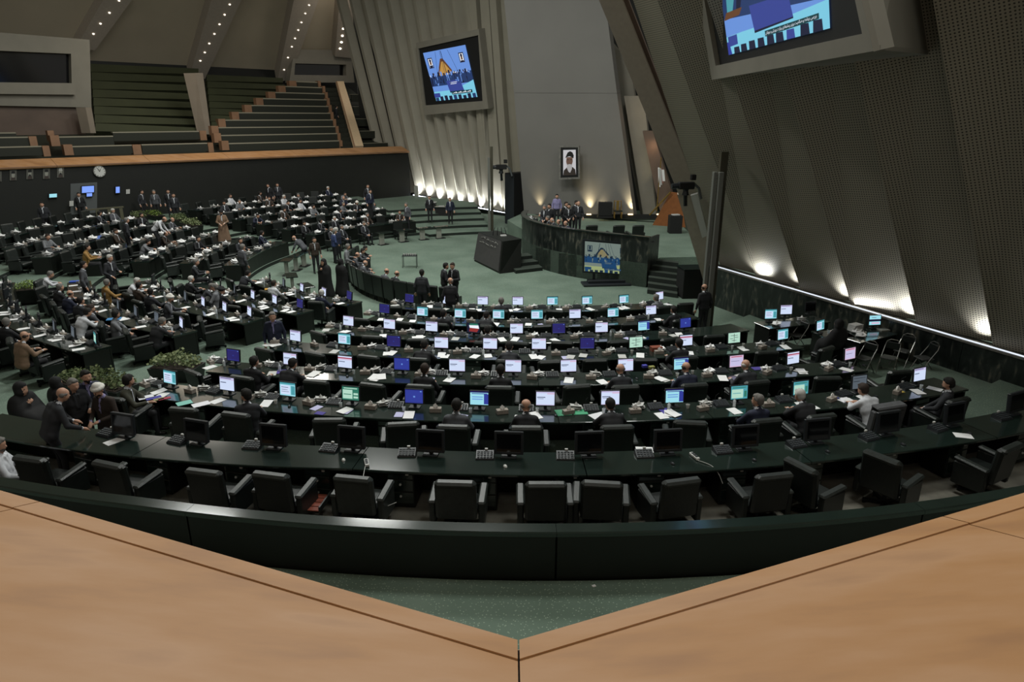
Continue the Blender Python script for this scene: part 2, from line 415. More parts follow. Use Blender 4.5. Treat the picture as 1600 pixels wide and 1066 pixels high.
# control booths: concrete frame round a dark window
def booth(outer, win, sill, off, lab, under=None):
    e = empty('control_booth', (0, 0, 0)); o = [gp(x, y, off) for x, y in outer]; wn = [gp(x, y, off) for x, y in win]
    for nm, i, j in (('lintel', 3, 2), ('pier', 1, 2), ('apron', 0, 1), ('pier', 3, 0)):
        a = {(3, 2): [wn[3], wn[2], o[2], o[3]], (1, 2): [wn[1], o[1], o[2], wn[2]], (0, 1): [o[0], o[1], wn[1], wn[0]], (3, 0): [o[0], wn[0], wn[3], o[3]]}[(i, j)]
        ob(nm, MB().slab(a, .8).mesh(nm, 'concrete'), e)
    ob('window_pane', MB().slab([p + NW * .6 for p in wn], .05).mesh('pane', 'screen_off'), e)
    if sill:
        s_ = [gp(x, y, off - .35) for x, y in sill]; ob('sill', MB().slab(s_, .4).mesh('sill', 'concrete'), e)
    return tag(e, lab, 'booth')
booth([(-60, 164), (143, 168), (140, 62), (-60, 46)], [(-50, 128), (112, 130), (111, 84), (-50, 77)], [(-60, 146), (118, 148), (117, 131), (-60, 129)], 6.0,
      'grey concrete control booth with long dark window above gallery seats')
booth([(452, 129), (554, 129), (548, 79), (460, 77)], [(460, 117), (541, 118), (541, 101), (461, 99)], None, 14.0,
      'small concrete control booth with narrow dark window above stepped benches')
struct('wall_brown', MB().slab([gp(-60, 215, 6.3), gp(134, 212, 6.3), gp(132, 166, 6.3), gp(-60, 162, 6.3)], .2).mesh('wall_brown', 'brown_panel'))
MATS['orange_panel'].node_tree.nodes['Principled BSDF'].inputs['Roughness'].default_value = .5
# ---------------------------------------------------------------- fluted wall behind the steps
RBL = at_y(653, 302, 62.0); RBR = at_y(815, 331, 54.0)
ru = (RBR - RBL); ru.z = 0; ru.normalize(); rn = Vector((ru.y, -ru.x, 0))
if rn.y > 0: rn = -rn
RN = (rn + Vector((0, 0, -.16))).normalized()            # the wall leans over the hall
def rp(px, py, lift=0.): return hit(px, py, RBL + rn * lift, RN)
wb = empty('wall_back', (0, 0, 0)); wb['kind'] = 'structure'
ob('backing', MB().slab([rp(660, 330), rp(830, 345), rp(775, -140), rp(516, -140)], .4).mesh('backing', 'rib_wall'), wb)
def flute(xb, w_, lift=.6):
    m_ = .13 + (756 - xb) / 16 * .0135; yt = -120
    def px(y, dx): return (xb + dx - (300 - y) * m_ * -1 if False else xb + dx * (1 + (300 - y) * .0006) - (300 - y) * m_, y)
    yb = 303 + (xb - 655) * .19
    L0, R0, L1, R1 = rp(*px(yb, -w_)), rp(*px(yb, w_)), rp(*px(yt, -w_)), rp(*px(yt, w_))
    T0, T1 = rp(*px(yb, w_ * .25)) + rn * lift, rp(*px(yt, w_ * .25)) + rn * lift
    T0b, T1b = rp(*px(yb, -w_ * .35)) + rn * lift, rp(*px(yt, -w_ * .35)) + rn * lift
    b = MB().add([L0, T0b, T0, R0, L1, T1b, T1, R1], [(0, 1, 5, 4), (1, 2, 6, 5), (2, 3, 7, 6), (0, 3, 2, 1), (4, 5, 6, 7)])
    ob('flute', b.mesh('flute', 'rib_wall', fixn=True), wb)
for j in range(-1, 10): flute(756 - 16 * j, 5.2)
# broad pilasters right of the flutes
for (b0, b1, t0, t1, lf) in ((763, 773, 733, 747, .5), (777, 790, 751, 765, .35), (795, 806, 768, 778, .5)):
    ob('pilaster', MB().slab([rp(b0, 334) + rn * lf, rp(b1, 336) + rn * lf, rp(t1, -60) + rn * lf, rp(t0, -60) + rn * lf], .6).mesh('pilaster', 'rib_wall'), wb)
# dark plinth under the flutes with a lit cove on top
ob('plinth', MB().slab([at_z(630, 345, 0) if False else rp(640, 330) + rn * .9 - Vector((0, 0, 1.6)), rp(815, 352) + rn * .9 - Vector((0, 0, 1.5)), rp(815, 334) + rn * .9, rp(648, 304) + rn * .9], .9).mesh('plinth', 'panel_dark'), wb)
cov = MB().slab([rp(657, 304) + rn * .86, rp(806, 333) + rn * .86, rp(806, 332) + rn * .86, rp(657, 303) + rn * .86], .05)
ob('light_strip', cov.mesh('cove', 'led'), wb)
for j in range(9):
    x = 664 + 16 * j; y = 303 + (x - 655) * .19
    p = rp(x, y) + rn * .8 + Vector((0, 0, .06))
    area('cove_lamp', p, .25, 40, (.92, .96, 1.0), (math.radians(160), 0, math.atan2(ru.y, ru.x)),   .3, math.radians(80))
# ---------------------------------------------------------------- right wall: leaning pleated sheets of perforated metal
E1 = at_z(1137, 415, 1.6); E2 = at_z(1600, 547, 1.6)
eu = (E2 - E1).normalized(); en = Vector((eu.y, -eu.x, 0)); en = en if en.x < 0 else -en
ES = (Vector((0, 0, 1)) + en * .5)                        # up the slope, per metre of height
EN = eu.cross(ES).normalized(); EN = EN if EN.dot(en) > 0 else -EN
def ep(px, py, lift=0.): return hit(px, py, E1 + EN * lift, EN)
wr = empty('wall_right', (0, 0, 0)); wr['kind'] = 'structure'
ts = [-.35] + [(at_z(x, y, 1.6) - E1).dot(eu) for x, y in ((1192, 431), (1264, 451), (1346, 473), (1445, 503), (1567, 537))]
ts += [ts[-1] + 2.3, ts[-1] + 4.6, ts[-1] + 7.2, ts[-1] + 10]
H, PL = 15.0, .8
for i in range(len(ts) - 1):
    a, b_ = ts[i], ts[i + 1]; q = []
    lf = .1 if i == 0 else .32
    for t, lift, l2 in ((a, lf, .1 if i == 0 else PL + .3), (b_, 0.0, 0.0)):
        q += [E1 + eu * t + EN * lift, E1 + eu * t + EN * l2 + ES * H]
    P = [q[0], q[2], q[3], q[1]]
    me = MB().add([tuple(p) for p in P] + [tuple(E1 + eu * a - EN * .2), tuple(E1 + eu * a - EN * .2 + ES * H)], [(0, 1, 2, 3), (4, 0, 3, 5)]).mesh('pleat', 'perforated')
    uvl = me.uv_layers.new(name='UVMap'); L = b_ - a; SL = ES.length * H
    for li, uv in zip(range(8), [(0, 0), (L, 0), (L, SL), (0, SL), (0, 0), (.6, 0), (.6, SL), (0, SL)]): uvl.data[li].uv = uv
    if (P[1] - P[0]).cross(P[3] - P[0]).dot(EN) < 0: me.flip_normals()
    ob('panel', me, wr)
# marble base of the right wall with a pale light ledge on top
def base_slab(t0, t1, z0, z1, off, th):
    a, b_ = E1 + eu * t0 + en * off, E1 + eu * t1 + en * off
    q = [Vector((a.x, a.y, z0)), Vector((b_.x, b_.y, z0)), Vector((b_.x, b_.y, z1)), Vector((a.x, a.y, z1))]
    return q if (q[1] - q[0]).cross(q[3] - q[0]).dot(en) > 0 else [q[1], q[0], q[3], q[2]]
for i in range(8):
    t0, t1 = -.4 + i * 2.7, -.4 + (i + 1) * 2.7 - .012
    ob('marble_slab', MB().slab(base_slab(t0, t1, 0, 1.58, .62, 0), .5).mesh('marble_slab', 'marble'), wr)
ob('ledge', MB().slab(base_slab(-.4, 21.2, 1.55, 1.6, .68, 0), .3).mesh('ledge', 'stone'), wr)
ob('light_strip', MB().slab(base_slab(-.4, 21.2, 1.6, 1.625, .6, 0), .05).mesh('led_strip', 'led_soft' if 'led_soft' in MATS else 'stone'), wr)
for i, (t, pw) in enumerate(zip(ts[1:7], (3, 5, 8, 14, 8, 10))):
    p = E1 + eu * (t - .35) + en * .42 + Vector((0, 0, .06))
    area('wall_uplight', p, .3, pw, (.95, .98, 1.0), (math.radians(163), 0, math.atan2(eu.y, eu.x)), .2, math.radians(110))
p = E1 + eu * (ts[4] - 1.5) + en * .45 + Vector((0, 0, .06))
area('wall_uplight', p, 1.4, 11, (.97, .98, 1.0), (math.radians(163), 0, math.atan2(eu.y, eu.x)), .2, math.radians(120))
p = E1 + eu * (ts[1] + .45) + en * .62 + Vector((0, 0, .06))
area('wall_uplight', p, .5, 15, (.95, .98, 1.0), (math.radians(160), 0, math.atan2(eu.y, eu.x)), .2, math.radians(110))
# closing wall behind the right-hand stair and beyond
struct('wall_far', MB().slab([(-14, 66, 0), (26, 52, 0), (26, 52, 29), (-14, 66, 29)], .3).mesh('wall_far', 'wall_dark'))
# ---------------------------------------------------------------- leaning grey wall behind the speaker platform
G0, G1 = Vector((.9, 47.2, 1.1)), Vector((7.85, 43.6, 1.1))
gu = (G1 - G0).normalized(); gn = Vector((gu.y, -gu.x, 0)); gn = gn if gn.y < 0 else -gn
GN = (gn + Vector((0, 0, -.10))).normalized()
def dp(px, py, lift=0.): return hit(px, py, G0 + gn * lift, GN)
wp = empty('wall_platform', (0, 0, 0)); wp['kind'] = 'structure'
ob('lower_panel', MB().slab([dp(820, 345), dp(991, 341), dp(964, 146.2), dp(803, 145.2)], .6).mesh('lower', 'wall_grey'), wp)
ob('upper_panel', MB().slab([dp(803, 144.8), dp(964, 145.8), dp(934, -90), dp(778, -90)], .6).mesh('upper', 'wall_grey'), wp)
# warm-lit fins in the gap between the grey wall and the slanted beam
for (q, off, mt) in (([(1006, 342), (1026, 342), (1006, 150), (975, 150)], -1.2, 'concrete'), ([(1034, 342), (1062, 342), (1020, 205), (1004, 205)], -.2, 'brown_panel'),
                     ([(1002, 342), (1016, 342), (985, 100), (950, 60)], -2.5, 'concrete')):
    ob('fin', MB().slab([dp(x, y, off) for x, y in q], .3).mesh('fin', mt), wp)
for x, y, pw in ((842, 326, 6), (920, 330, 17), (985, 332, 17), (940, 332, 4)):
    p = dp(x, y, .22)
    area('wall_washer', p, .18, pw, (1, .82, .5), (math.radians(175), 0, 0), .12, math.radians(70))
for x, y in ((1018, 222), (995, 162)):
    area('fin_lamp', dp(x, y + 6, .35), .3, 4, (1, .62, .36), (math.radians(60), 0, 0))
# slanted beam that carries the edge of the right wall
bw = Vector((-1, .28, 0)).normalized(); BN = bw.cross(ES).normalized(); BN = BN if BN.y < 0 else -BN
def bp_(px, py, lift=0.): return hit(px, py, E1 + eu * -.35 + BN * lift, BN)
tr = empty('trim_2', (0, 0, 0)); tr['kind'] = 'structure'
ob('beam', MB().slab([bp_(1062, 308), bp_(1094, 308), bp_(940, -80), bp_(903, -80)], .7).mesh('beam', 'beam_pale'), tr)
ob('beam_foot', MB().slab([bp_(1104, 455), bp_(1130, 455), bp_(1094, 308), bp_(1058, 304)], .7).mesh('foot', 'beam_pale'), tr)
ob('beam_side', MB().slab([bp_(1094, 308, -.25), bp_(1128, 405, -.25), bp_(1142, 418, -.25), bp_(978, -10, -.25), bp_(944, -70, -.25)], .2).mesh('side', 'brown_panel'), tr)
ob('bracket', MB().slab([bp_(1097, 372, .5), bp_(1106, 368, .5), bp_(1090, 303, .5), bp_(1079, 306, .5)], .15).mesh('bracket', 'plastic_white'), tr)
# ================================================================== NEAR LEDGE (wooden boards in front of the camera)
AP = at_z(810, 1003, 4.3); LE = at_z(0, 768, 4.3); RE = at_z(1600, 772, 4.3)
nl = empty('trim_3', (0, 0, 0)); nl['kind'] = 'structure'
SL = .30
def board_pts(d, nrm, s0, s1, r0, r1, mit0=0.):
    def P(s, r): return AP + d * s + nrm * r + Vector((0, 0, SL * r))
    return [P(s0 + mit0 * r0, r0), P(s1, r0), P(s1, r1), P(s0 + mit0 * r1, r1)]
for side, En in ((-1, LE), (1, RE)):
    d = (En - AP); d.z = 0; d.normalize(); nrm = Vector((d.y, -d.x, 0)); nrm = nrm if nrm.y < 0 else -nrm
    mit = d.y / nrm.y    # mitre along the middle line
    seam = (at_z(62, 786, 4.3) - AP).dot(d) if side < 0 else (at_z(1477, 811, 4.3) - AP).dot(d)
    g = .006
    for s0, s1, m0 in ((g, seam - g, 1), (seam + g, seam + 6, 0)):
        for nm, r0, r1, up in (('edge_board', 0, .2, .012), ('top_panel', .2 + g, 2.6, 0.)):
            q = board_pts(d, nrm, s0, s1, r0, r1, mit if m0 else 0)
            q = [p + Vector((0, 0, up)) for p in q]
            if (q[1] - q[0]).cross(q[2] - q[0]).z < 0: q = q[::-1]
            ob(nm, MB().slab(q, .08).mesh(nm, 'veneer'), nl)
    # rounded nosing and the face below it
    q = [AP + d * 0 + Vector((0, 0, -.06)), AP + d * (seam + 6) + Vector((0, 0, -.06)), AP + d * (seam + 6) + nrm * .12 + Vector((0, 0, -1.6)), AP + nrm * .12 + Vector((0, 0, -1.6))]
    if (q[1] - q[0]).cross(q[2] - q[0]).y < 0: q = q[::-1]
    ob('front_board', MB().slab(q, .08).mesh('front_board', 'veneer'), nl)
    q = board_pts(d, nrm, 0, seam + 6, .02, 2.6, mit); q = [p - Vector((0, 0, .05)) for p in q]
    if (q[1] - q[0]).cross(q[2] - q[0]).z < 0: q = q[::-1]
    ob('joint_bed', MB().slab(q, .05).mesh('joint_bed', 'soil'), nl)
# ================================================================== DARK PARAPET behind the last desk row
pp = empty('curved_parapet', pol(0, 25.6, 1.02))
pp.location = (0, 0, 0)
phs = frange(-30.5, 34, 1.0)
RP = lambda ph: 25.7 + max(0, ph - 13) * .02
edges = [-30.5, -23.4, -11.8, -.2 - .0, 11.3, 22.9, 34]
for a, b_ in zip(edges[:-1], edges[1:]):
    ob('cap', MB().sweep([(-.2, 1.02), (-.2, 1.075), (-.19, 1.085), (.01, 1.085), (.03, 1.07), (.03, 1.02)], frange(a + .006, b_ - .006, 1.), RP, 1.02).mesh('cap', 'lacquer', fixn=True), pp)
    ob('panel', MB().sweep([(-.05, .3), (-.05, 1.02), (0, 1.02), (0, .3)], frange(a + .03, b_ - .03, 1.), RP, 1.02).mesh('panel', 'panel_dark', fixn=True), pp)
ob('back_panel', MB().sweep([(-.18, 0), (-.18, 1.02), (-.14, 1.02), (-.14, 0)], phs, RP, 1.02).mesh('back_panel', 'panel_dark', fixn=True), pp)
tag(pp, 'long curved black-green parapet with glossy cap behind the last row of armchairs', 'parapet')
# ================================================================== SPEAKER PLATFORM
DC = [Vector((.75, 39.6, 0)), Vector((.54, 37.7, 0)), Vector((.95, 35.5, 0)), Vector((1.92, 33.6, 0)), Vector((3.1, 32.3, 0)), Vector((4.52, 31.25, 0)), Vector((6.08, 30.2, 0))]
def cat(P, n=5):
    out = []
    for i in range(len(P) - 1):
        p0, p1, p2, p3 = P[max(i - 1, 0)], P[i], P[i + 1], P[min(i + 2, len(P) - 1)]
        for k in range(n):
            t = k / n; out.append(.5 * ((2 * p1) + (p2 - p0) * t + (2 * p0 - 5 * p1 + 4 * p2 - p3) * t * t + (3 * p1 - p0 - 3 * p2 + p3) * t ** 3))
    return out + [P[-1]]
dc = cat(DC, 3)
plat = [(p.x, p.y) for p in dc] + [(6.9, 31.6), (9.6, 31.9), (10.5, 44), (8, 44), (.8, 47.6), (-.3, 44)]
PZ = 1.1
struct('floor', MB().prism(plat, 0, PZ).mesh('platform', 'carpet'))
dk = empty('platform_desk', (0, 0, 0))
def offs(P, i):
    d = (P[min(i + 1, len(P) - 1)] - P[max(i - 1, 0)]).normalized(); n_ = Vector((-d.y, d.x, 0)); return n_ if n_.y > 0 or n_.x > .8 else -n_
for i in range(len(dc) - 1):
    a, b_ = dc[i], dc[i + 1]; na, nb = offs(dc, i), offs(dc, i + 1)
    q = [(a.x, a.y), (b_.x, b_.y), (b_.x + nb.x * .12, b_.y + nb.y * .12), (a.x + na.x * .12, a.y + na.y * .12)]
    ob('marble_slab', MB().prism(q, 0, 2.25).mesh('dais_slab', 'marble', fixn=True), dk)
    q = [(a.x - na.x * .06, a.y - na.y * .06), (b_.x - nb.x * .06, b_.y - nb.y * .06), (b_.x + nb.x * .22, b_.y + nb.y * .22), (a.x + na.x * .22, a.y + na.y * .22)]
    ob('coping', MB().prism(q, 2.25, 2.3).mesh('coping', 'lacquer', fixn=True), dk)
    q = [(a.x + na.x * .12, a.y + na.y * .12), (b_.x + nb.x * .12, b_.y + nb.y * .12), (b_.x + nb.x * .85, b_.y + nb.y * .85), (a.x + na.x * .85, a.y + na.y * .85)]
    ob('worktop', MB().prism(q, 1.96, 2.0).mesh('dais_top', 'lacquer', fixn=True), dk)
ob('end_panel', MB().slab([(6.08, 30.2, 0), (6.75, 31.2, 0), (6.75, 31.2, 2.25), (6.08, 30.2, 2.25)], .1).mesh('end_panel', 'marble'), dk)
tag(dk, 'curved veined black marble desk of the raised speaker platform', 'desk')
# stairs right of the platform, each step a block
def stair(name, A, B, up, n, rise, run, label, m_='step_dark'):
    e = empty(name, (0, 0, 0)); A = Vector(A); B = Vector(B); up = Vector(up).normalized()
    for k in range(n):
        a, b_ = A + up * run * k, B + up * run * k
        c_, d_ = B + up * run * n, A + up * run * n
        bm = MB().prism([(a.x, a.y), (b_.x, b_.y), (c_.x, c_.y), (d_.x, d_.y)], 0, rise * (k + 1) - .0)
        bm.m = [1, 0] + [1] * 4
        ob('step', bm.mesh('step', [m_, 'riser_shade'], fixn=True), e)
    return tag(e, label, 'stairs')
stair('platform_stairs', at_z(1011, 459, 0), at_z(1058, 466, 0), (.22, 1, 0), 6, PZ / 6, .42, 'dark carpeted steps up to the platform beside its marble desk')
stair('platform_stairs', at_z(806, 428, 0), at_z(848, 423, 0), (-.25, 1, 0), 3, .17, .75, 'three low carpeted steps between the lectern and marble desk')
# black cabinet and pedestal table right of the stairs
bx = at_z(1090, 470, 0)
e = empty('black_cabinet', bx, .1)
ob('body', MB().box((.2, .8, .62), (1.5, .9, 1.24), ch=.02).mesh('cab', 'black'), e); ob('top', MB().box((.2, .8, 1.26), (1.56, .96, .05), ch=.01).mesh('cabtop', 'lacquer'), e)
tag(e, 'low black cabinet at the foot of the tall posts beside the stairs', 'cabinet')
# ---------------------------------------------------------------- lectern with two lines of pale lettering
e = empty('lectern', (0, 0, 0))
BL, BMd, BR = at_z(741, 408, 0), at_z(781, 428, 0), at_z(814, 424, 0)
TL, TM, TR_ = at_z(748, 364, 1.5), at_z(786, 378, 1.5), at_z(815, 374, 1.5)
BB = BL + (BR - BMd); TB = TL + (TR_ - TM)
ft = [p + Vector((0, 0, .12)) for p in (BL, BMd)]
body = MB().add([BL, BMd, BR, BB, TL, TM, TR_, TB], [(0, 1, 5, 4), (1, 2, 6, 5), (2, 3, 7, 6), (3, 0, 4, 7), (4, 5, 6, 7), (3, 2, 1, 0)])
ob('body', body.mesh('lectern_body', 'panel_dark', fixn=True), e)
fn = (BMd - BL).cross(TL - BL).normalized(); fn = fn if fn.y < 0 else -fn
q = [BL + fn * .03 + Vector((0, 0, .1)), BMd + fn * .03 + Vector((0, 0, .1)) - (BMd - BL) * .05, TM + fn * .03 - (BMd - BL) * .05, TL + fn * .03]
ob('front_board', MB().slab(q, .06).mesh('front_board', mat('slate', '#3b3a3a', .6, var=.08) and 'slate'), e)
tb = MB(); 
def fpx(x, y): return hit(745 + x / 33.3, 360 + y / 33.3, BL + fn * .04, fn)
for st in ([(230, 350), (330, 345), (470, 345)], [(400, 360), (440, 440)], [(510, 475), (580, 480), (650, 515)], [(710, 530), (680, 590)], [(770, 570), (870, 585)], [(980, 590), (990, 650), (1040, 660)],
           [(900, 640), (960, 650)], [(1060, 690), (1090, 720), (1080, 760)], [(140, 575), (210, 590), (260, 610)], [(320, 570), (330, 640), (390, 645)], [(470, 680), (540, 740), (620, 785)],
           [(690, 820), (760, 770), (830, 860)], [(900, 870), (990, 885)], [(950, 820), (950, 860)], [(620, 465), (640, 450)], [(560, 430), (580, 440)]):
    tb.tube([fpx(*p) for p in st], .011, 4)
ob('lettering', tb.mesh('lettering', 'letter_grey'), e)
tp = MB().slab([TL + Vector((0, 0, .02)), TM + Vector((0, 0, .02)), TR_ + Vector((0, 0, .02)), TB + Vector((0, 0, .02))], .05)
ob('top', tp.mesh('lectern_top', 'leather'), e)
mc = (TL + TM + TR_ + TB) / 4
for k in (-.35, -.12, .12, .35):
    ob('microphone', MB().tube([mc + Vector((k, .1, 0)), mc + Vector((k * .9, .0, .25)), mc + Vector((k * .7, .1, .42))], .018, 5).mesh('mic', 'black'), e)
ob('papers', MB().box(mc + Vector((.2, -.1, .045)), (.3, .22, .05), .2).mesh('lp', 'paper_grey'), e)
tag(e, 'black angled lectern with pale lettering on its sloping front', 'lectern')
# ================================================================== SCREENS
def pic(name, quad, polys, parent, n, base):
    bl, br, tr_, tl = quad; names = []; b = MB()
    def P(u, v, k): return bl.lerp(br, u).lerp(tl.lerp(tr_, u), v) + n * (.002 + .00035 * k)
    for k, (mt, uv) in enumerate([(base, [(0, 0), (1, 0), (1, 1), (0, 1)])] + polys):
        if mt not in names: names.append(mt)
        pts = [P(u, v, k) for u, v in uv]
        f = tuple(range(len(pts)))
        if (pts[1] - pts[0]).cross(pts[2] - pts[1]).dot(n) < 0: f = f[::-1]
        b.add(pts, [f], names.index(mt))
    return ob(name, b.mesh(name, names), parent)
def R(m_, u0, v0, u1, v1): return (m_, [(u0, v0), (u1, v0), (u1, v1), (u0, v1)])
def dais_picture(sky, gold, brown, blue, dark, floor_, rost, band, white, seed, portraits=True):
    rg = random.Random(seed); L = []
    L += [R(blue, 0, .3, 1, .52), R(floor_, 0, 0, 1, .19), (floor_, [(0, .17), (1, .17), (1, .34), (.62, .22), (.3, .16)])]
    L += [(brown, [(.2, .5), (.62, .5), (.42, .83), (.36, .83)]), (gold, [(.24, .5), (.58, .5), (.41, .77), (.37, .77)])]
    for x in (.06, .8):
        if portraits: L += [R(dark, x, .67 + (x > .5) * .02, x + .11, .88), R(white, x + .015, .69 + (x > .5) * .02, x + .095, .86),
                            (dark, [(x + .035, .8), (x + .075, .8), (x + .08, .84), (x + .055, .86), (x + .03, .84)]), (brown, [(x + .035, .74), (x + .075, .74), (x + .075, .8), (x + .035, .8)]), R(dark, x + .02, .69, x + .09, .73)]
    for k in range(15):
        x = .02 + k * .064; hh = rg.uniform(.03, .09); L.append(R(dark if k % 2 else sky, x, .49, x + .04, .51 + hh))
    for k in range(7): L.append(R(sky if k % 2 else dark, .03 + k * .14, .33, .045 + k * .14, .48))
    L += [(rost, [(.4, .16), (.74, .16), (.7, .38), (.37, .38)]), (dark, [(.4, .14), (.74, .14), (.74, .165), (.4, .165)])]
    L += [R(white, .45, .335, .62, .345), R(white, .46, .305, .6, .315)]
    for k in range(9):
        x = .01 + k * .112; L.append(R(dark if k % 4 else blue, x, 0, x + .075, rg.uniform(.06, .1)))
    for k in range(46): L.append(R(rg.choice([blue, dark, sky, dark, blue]), *(lambda x, y: (x, y, x + rg.uniform(.01, .03), y + rg.uniform(.02, .09)))(rg.uniform(0, .96), rg.uniform(.3, .5))))
    for k in range(26): L.append(R(rg.choice([white, dark, brown, sky]), *(lambda x, y: (x, y, x + rg.uniform(.008, .02), y + rg.uniform(.015, .05)))(rg.uniform(0, .96), rg.uniform(.49, .55))))
    for k in range(10): L.append((rg.choice([dark, sky]), (lambda x: [(x, .56), (x + .006, .56), (x * .6 + .17, .98), (x * .6 + .164, .98)])(rg.uniform(.1, .8))))
    L += [R(band, .44, .1, .93, .16), R(rost, .0, .07, .15, .16)]
    for k in range(12): L.append(R(white, .46 + k * .037, .118, .485 + k * .037, .126 + .01 * (k % 3)))
    return L
blueset = ('em_sky', 'em_gold', 'em_brown', 'em_dais', 'em_navy', 'em_floor', 'em_rost', 'em_band', 'em_white')
# big screen on the fluted wall
lf = 1.0
e = empty('wall_screen', (0, 0, 0))
o_ = [rp(663, 180, lf), rp(763, 170, lf), rp(748, 45, lf), rp(650, 67, lf)]; i_ = [rp(664, 165, lf), rp(754, 158, lf), rp(747, 55, lf), rp(653, 76, lf)]
for a, b_ in ((0, 1), (1, 2), (2, 3), (3, 0)): ob('frame_bar', MB().slab([o_[a], o_[b_], i_[b_], i_[a]], 1.3).mesh('frame_bar', 'concrete'), e)
ob('casing', MB().slab([p - RN * .12 for p in i_], .2).mesh('casing', 'black'), e)
pic('picture', [rp(682, 158, lf - .08), rp(746, 151.5, lf - .08), rp(727, 70, lf - .08), rp(661, 83, lf - .08)], dais_picture(*blueset, 3), e, RN, 'em_sky')
tag(e, 'large video screen in a grey frame hanging on the fluted wall', 'screen')
# big screen box on the perforated wall
e = empty('wall_screen', (0, 0, 0))
L_ = ep(1112, 125, .75); R_ = at_z(1375, 78, L_.z)
su = (R_ - L_).normalized(); sn = Vector((su.y, -su.x, 0)); sn = sn if sn.y < 0 else -sn
SN = (sn + Vector((0, 0, -.22))).normalized()
def sp(x, y, lift=0.): return hit(x, y, L_ + SN * lift, SN)
yt = -150
o_ = [sp(1112, 125), sp(1375, 78), sp(1322, yt), sp(1068, yt)]; i_ = [sp(1118, 103), sp(1347, 53), sp(1308, yt + 18), sp(1078, yt + 20)]
for a, b_ in ((0, 1), (1, 2), (2, 3), (3, 0)): ob('frame_bar', MB().slab([o_[a], o_[b_], i_[b_], i_[a]], .25).mesh('frame_bar', 'concrete'), e)
ob('casing', MB().slab([p - SN * .14 for p in i_], .2).mesh('casing', 'black'), e)
bk = ep(1452, 85); bk2 = ep(1418, yt)
ob('side_cheek', MB().slab([o_[1], bk, bk2, o_[2]], .1).mesh('cheek', 'concrete'), e)
ob('underside', MB().slab([ep(1130, 122, -.3), bk, o_[1], o_[0]], .08).mesh('under', 'concrete'), e)
pq = [sp(1139, 86, -.12), sp(1297, 44, -.12), sp(1291, yt + 40, -.12), sp(1112, yt + 34, -.12)]
DP2 = [('em_dais', [(0, .28), (1, .33), (1, .62), (0, .62)]), ('em_floor', [(0, 0), (1, 0), (1, .31), (.62, .2), (.2, .16), (0, .14)]),
       ('em_rost', [(.35, .14), (.73, .2), (.7, .42), (.32, .36)]), ('em_navy', [(.35, .125), (.73, .185), (.73, .2), (.35, .145)]),
       ('em_teal', [(.05, .3), (.11, .3), (.2, .56), (.07, .56)]), ('em_navy', [(.16, .3), (.2, .3), (.3, .6), (.22, .6)]), ('em_brown', [(0, .27), (.2, .3), (.24, .36), (.04, .33)]),
       ('em_teal', [(.8, .36), (.83, .36), (.86, .6), (.8, .6)]), ('em_sky', [(0, .62), (1, .62), (1, 1), (0, 1)]), ('em_gold', [(.25, .62), (.6, .62), (.42, .92)]),
       ('em_rost', [(.02, .06), (.14, .07), (.14, .15), (.02, .14)]), ('em_blue', [(0, 0), (.05, 0), (.03, .1), (0, .1)])]
for k, (x, h_) in enumerate([(.08, .05), (.17, .06), (.27, .07), (.37, .075), (.47, .08), (.56, .085), (.66, .09), (.78, .11), (.88, .12)]):
    DP2.append(('em_navy' if k not in (6,) else 'em_rost', [(x, 0), (x + .075, 0), (x + .07, h_), (x + .005, h_)]))
DP2.append(('em_band', [(.46, .075), (.93, .125), (.93, .185), (.46, .125)]))
pw_ = pic('picture', pq, DP2, e, SN, 'em_sky')
tag(e, 'large video screen boxed out from the perforated wall', 'screen')
# caption letters on that screen: joined Persian script
FORM = {'ب': (0xFE8F, 0xFE90, 0xFE91, 0xFE92), 'ر': (0xFEAD, 0xFEAE), 'س': (0xFEB1, 0xFEB2, 0xFEB3, 0xFEB4), 'ی': (0xFBFC, 0xFBFD, 0xFBFE, 0xFBFF), 'ن': (0xFEE5, 0xFEE6, 0xFEE7, 0xFEE8),
        'ا': (0xFE8D, 0xFE8E), 'م': (0xFEE1, 0xFEE2, 0xFEE3, 0xFEE4), 'ه': (0xFEE9, 0xFEEA, 0xFEEB, 0xFEEC), 'و': (0xFEED, 0xFEEE), 'ص': (0xFEB9, 0xFEBA, 0xFEBB, 0xFEBC), 'ل': (0xFEDD, 0xFEDE, 0xFEDF, 0xFEE0),
        'ح': (0xFEA1, 0xFEA2, 0xFEA3, 0xFEA4), 'ت': (0xFE95, 0xFE96, 0xFE97, 0xFE98), 'ز': (0xFEAF, 0xFEB0), 'پ': (0xFB56, 0xFB57, 0xFB58, 0xFB59), 'ش': (0xFEB5, 0xFEB6, 0xFEB7, 0xFEB8),
        'د': (0xFEA9, 0xFEAA), 'ج': (0xFE9D, 0xFE9E, 0xFE9F, 0xFEA0)}
def shape(t):
    out = []
    for i, ch in enumerate(t):
        if ch not in FORM: out.append(ch); continue
        f = FORM[ch]; pj = i > 0 and t[i - 1] in FORM and len(FORM[t[i - 1]]) == 4; nj = len(f) == 4 and i + 1 < len(t) and t[i + 1] in FORM
        out.append(chr(f[(3 if nj else 1) if pj else (2 if nj else 0)]))
    return ''.join(out[::-1])
def text_mesh(t, m_):
    cu = bpy.data.curves.new('t', 'FONT'); cu.body = shape(t); cu.size = 1; cu.resolution_u = 2
    o = bpy.data.objects.new('t', cu); COL.objects.link(o)
    bpy.context.view_layer.update()
    me = bpy.data.meshes.new_from_object(o.evaluated_get(bpy.context.evaluated_depsgraph_get())); bpy.data.objects.remove(o); bpy.data.curves.remove(cu)
    me.materials.clear(); me.materials.append(MATS[m_]); return me
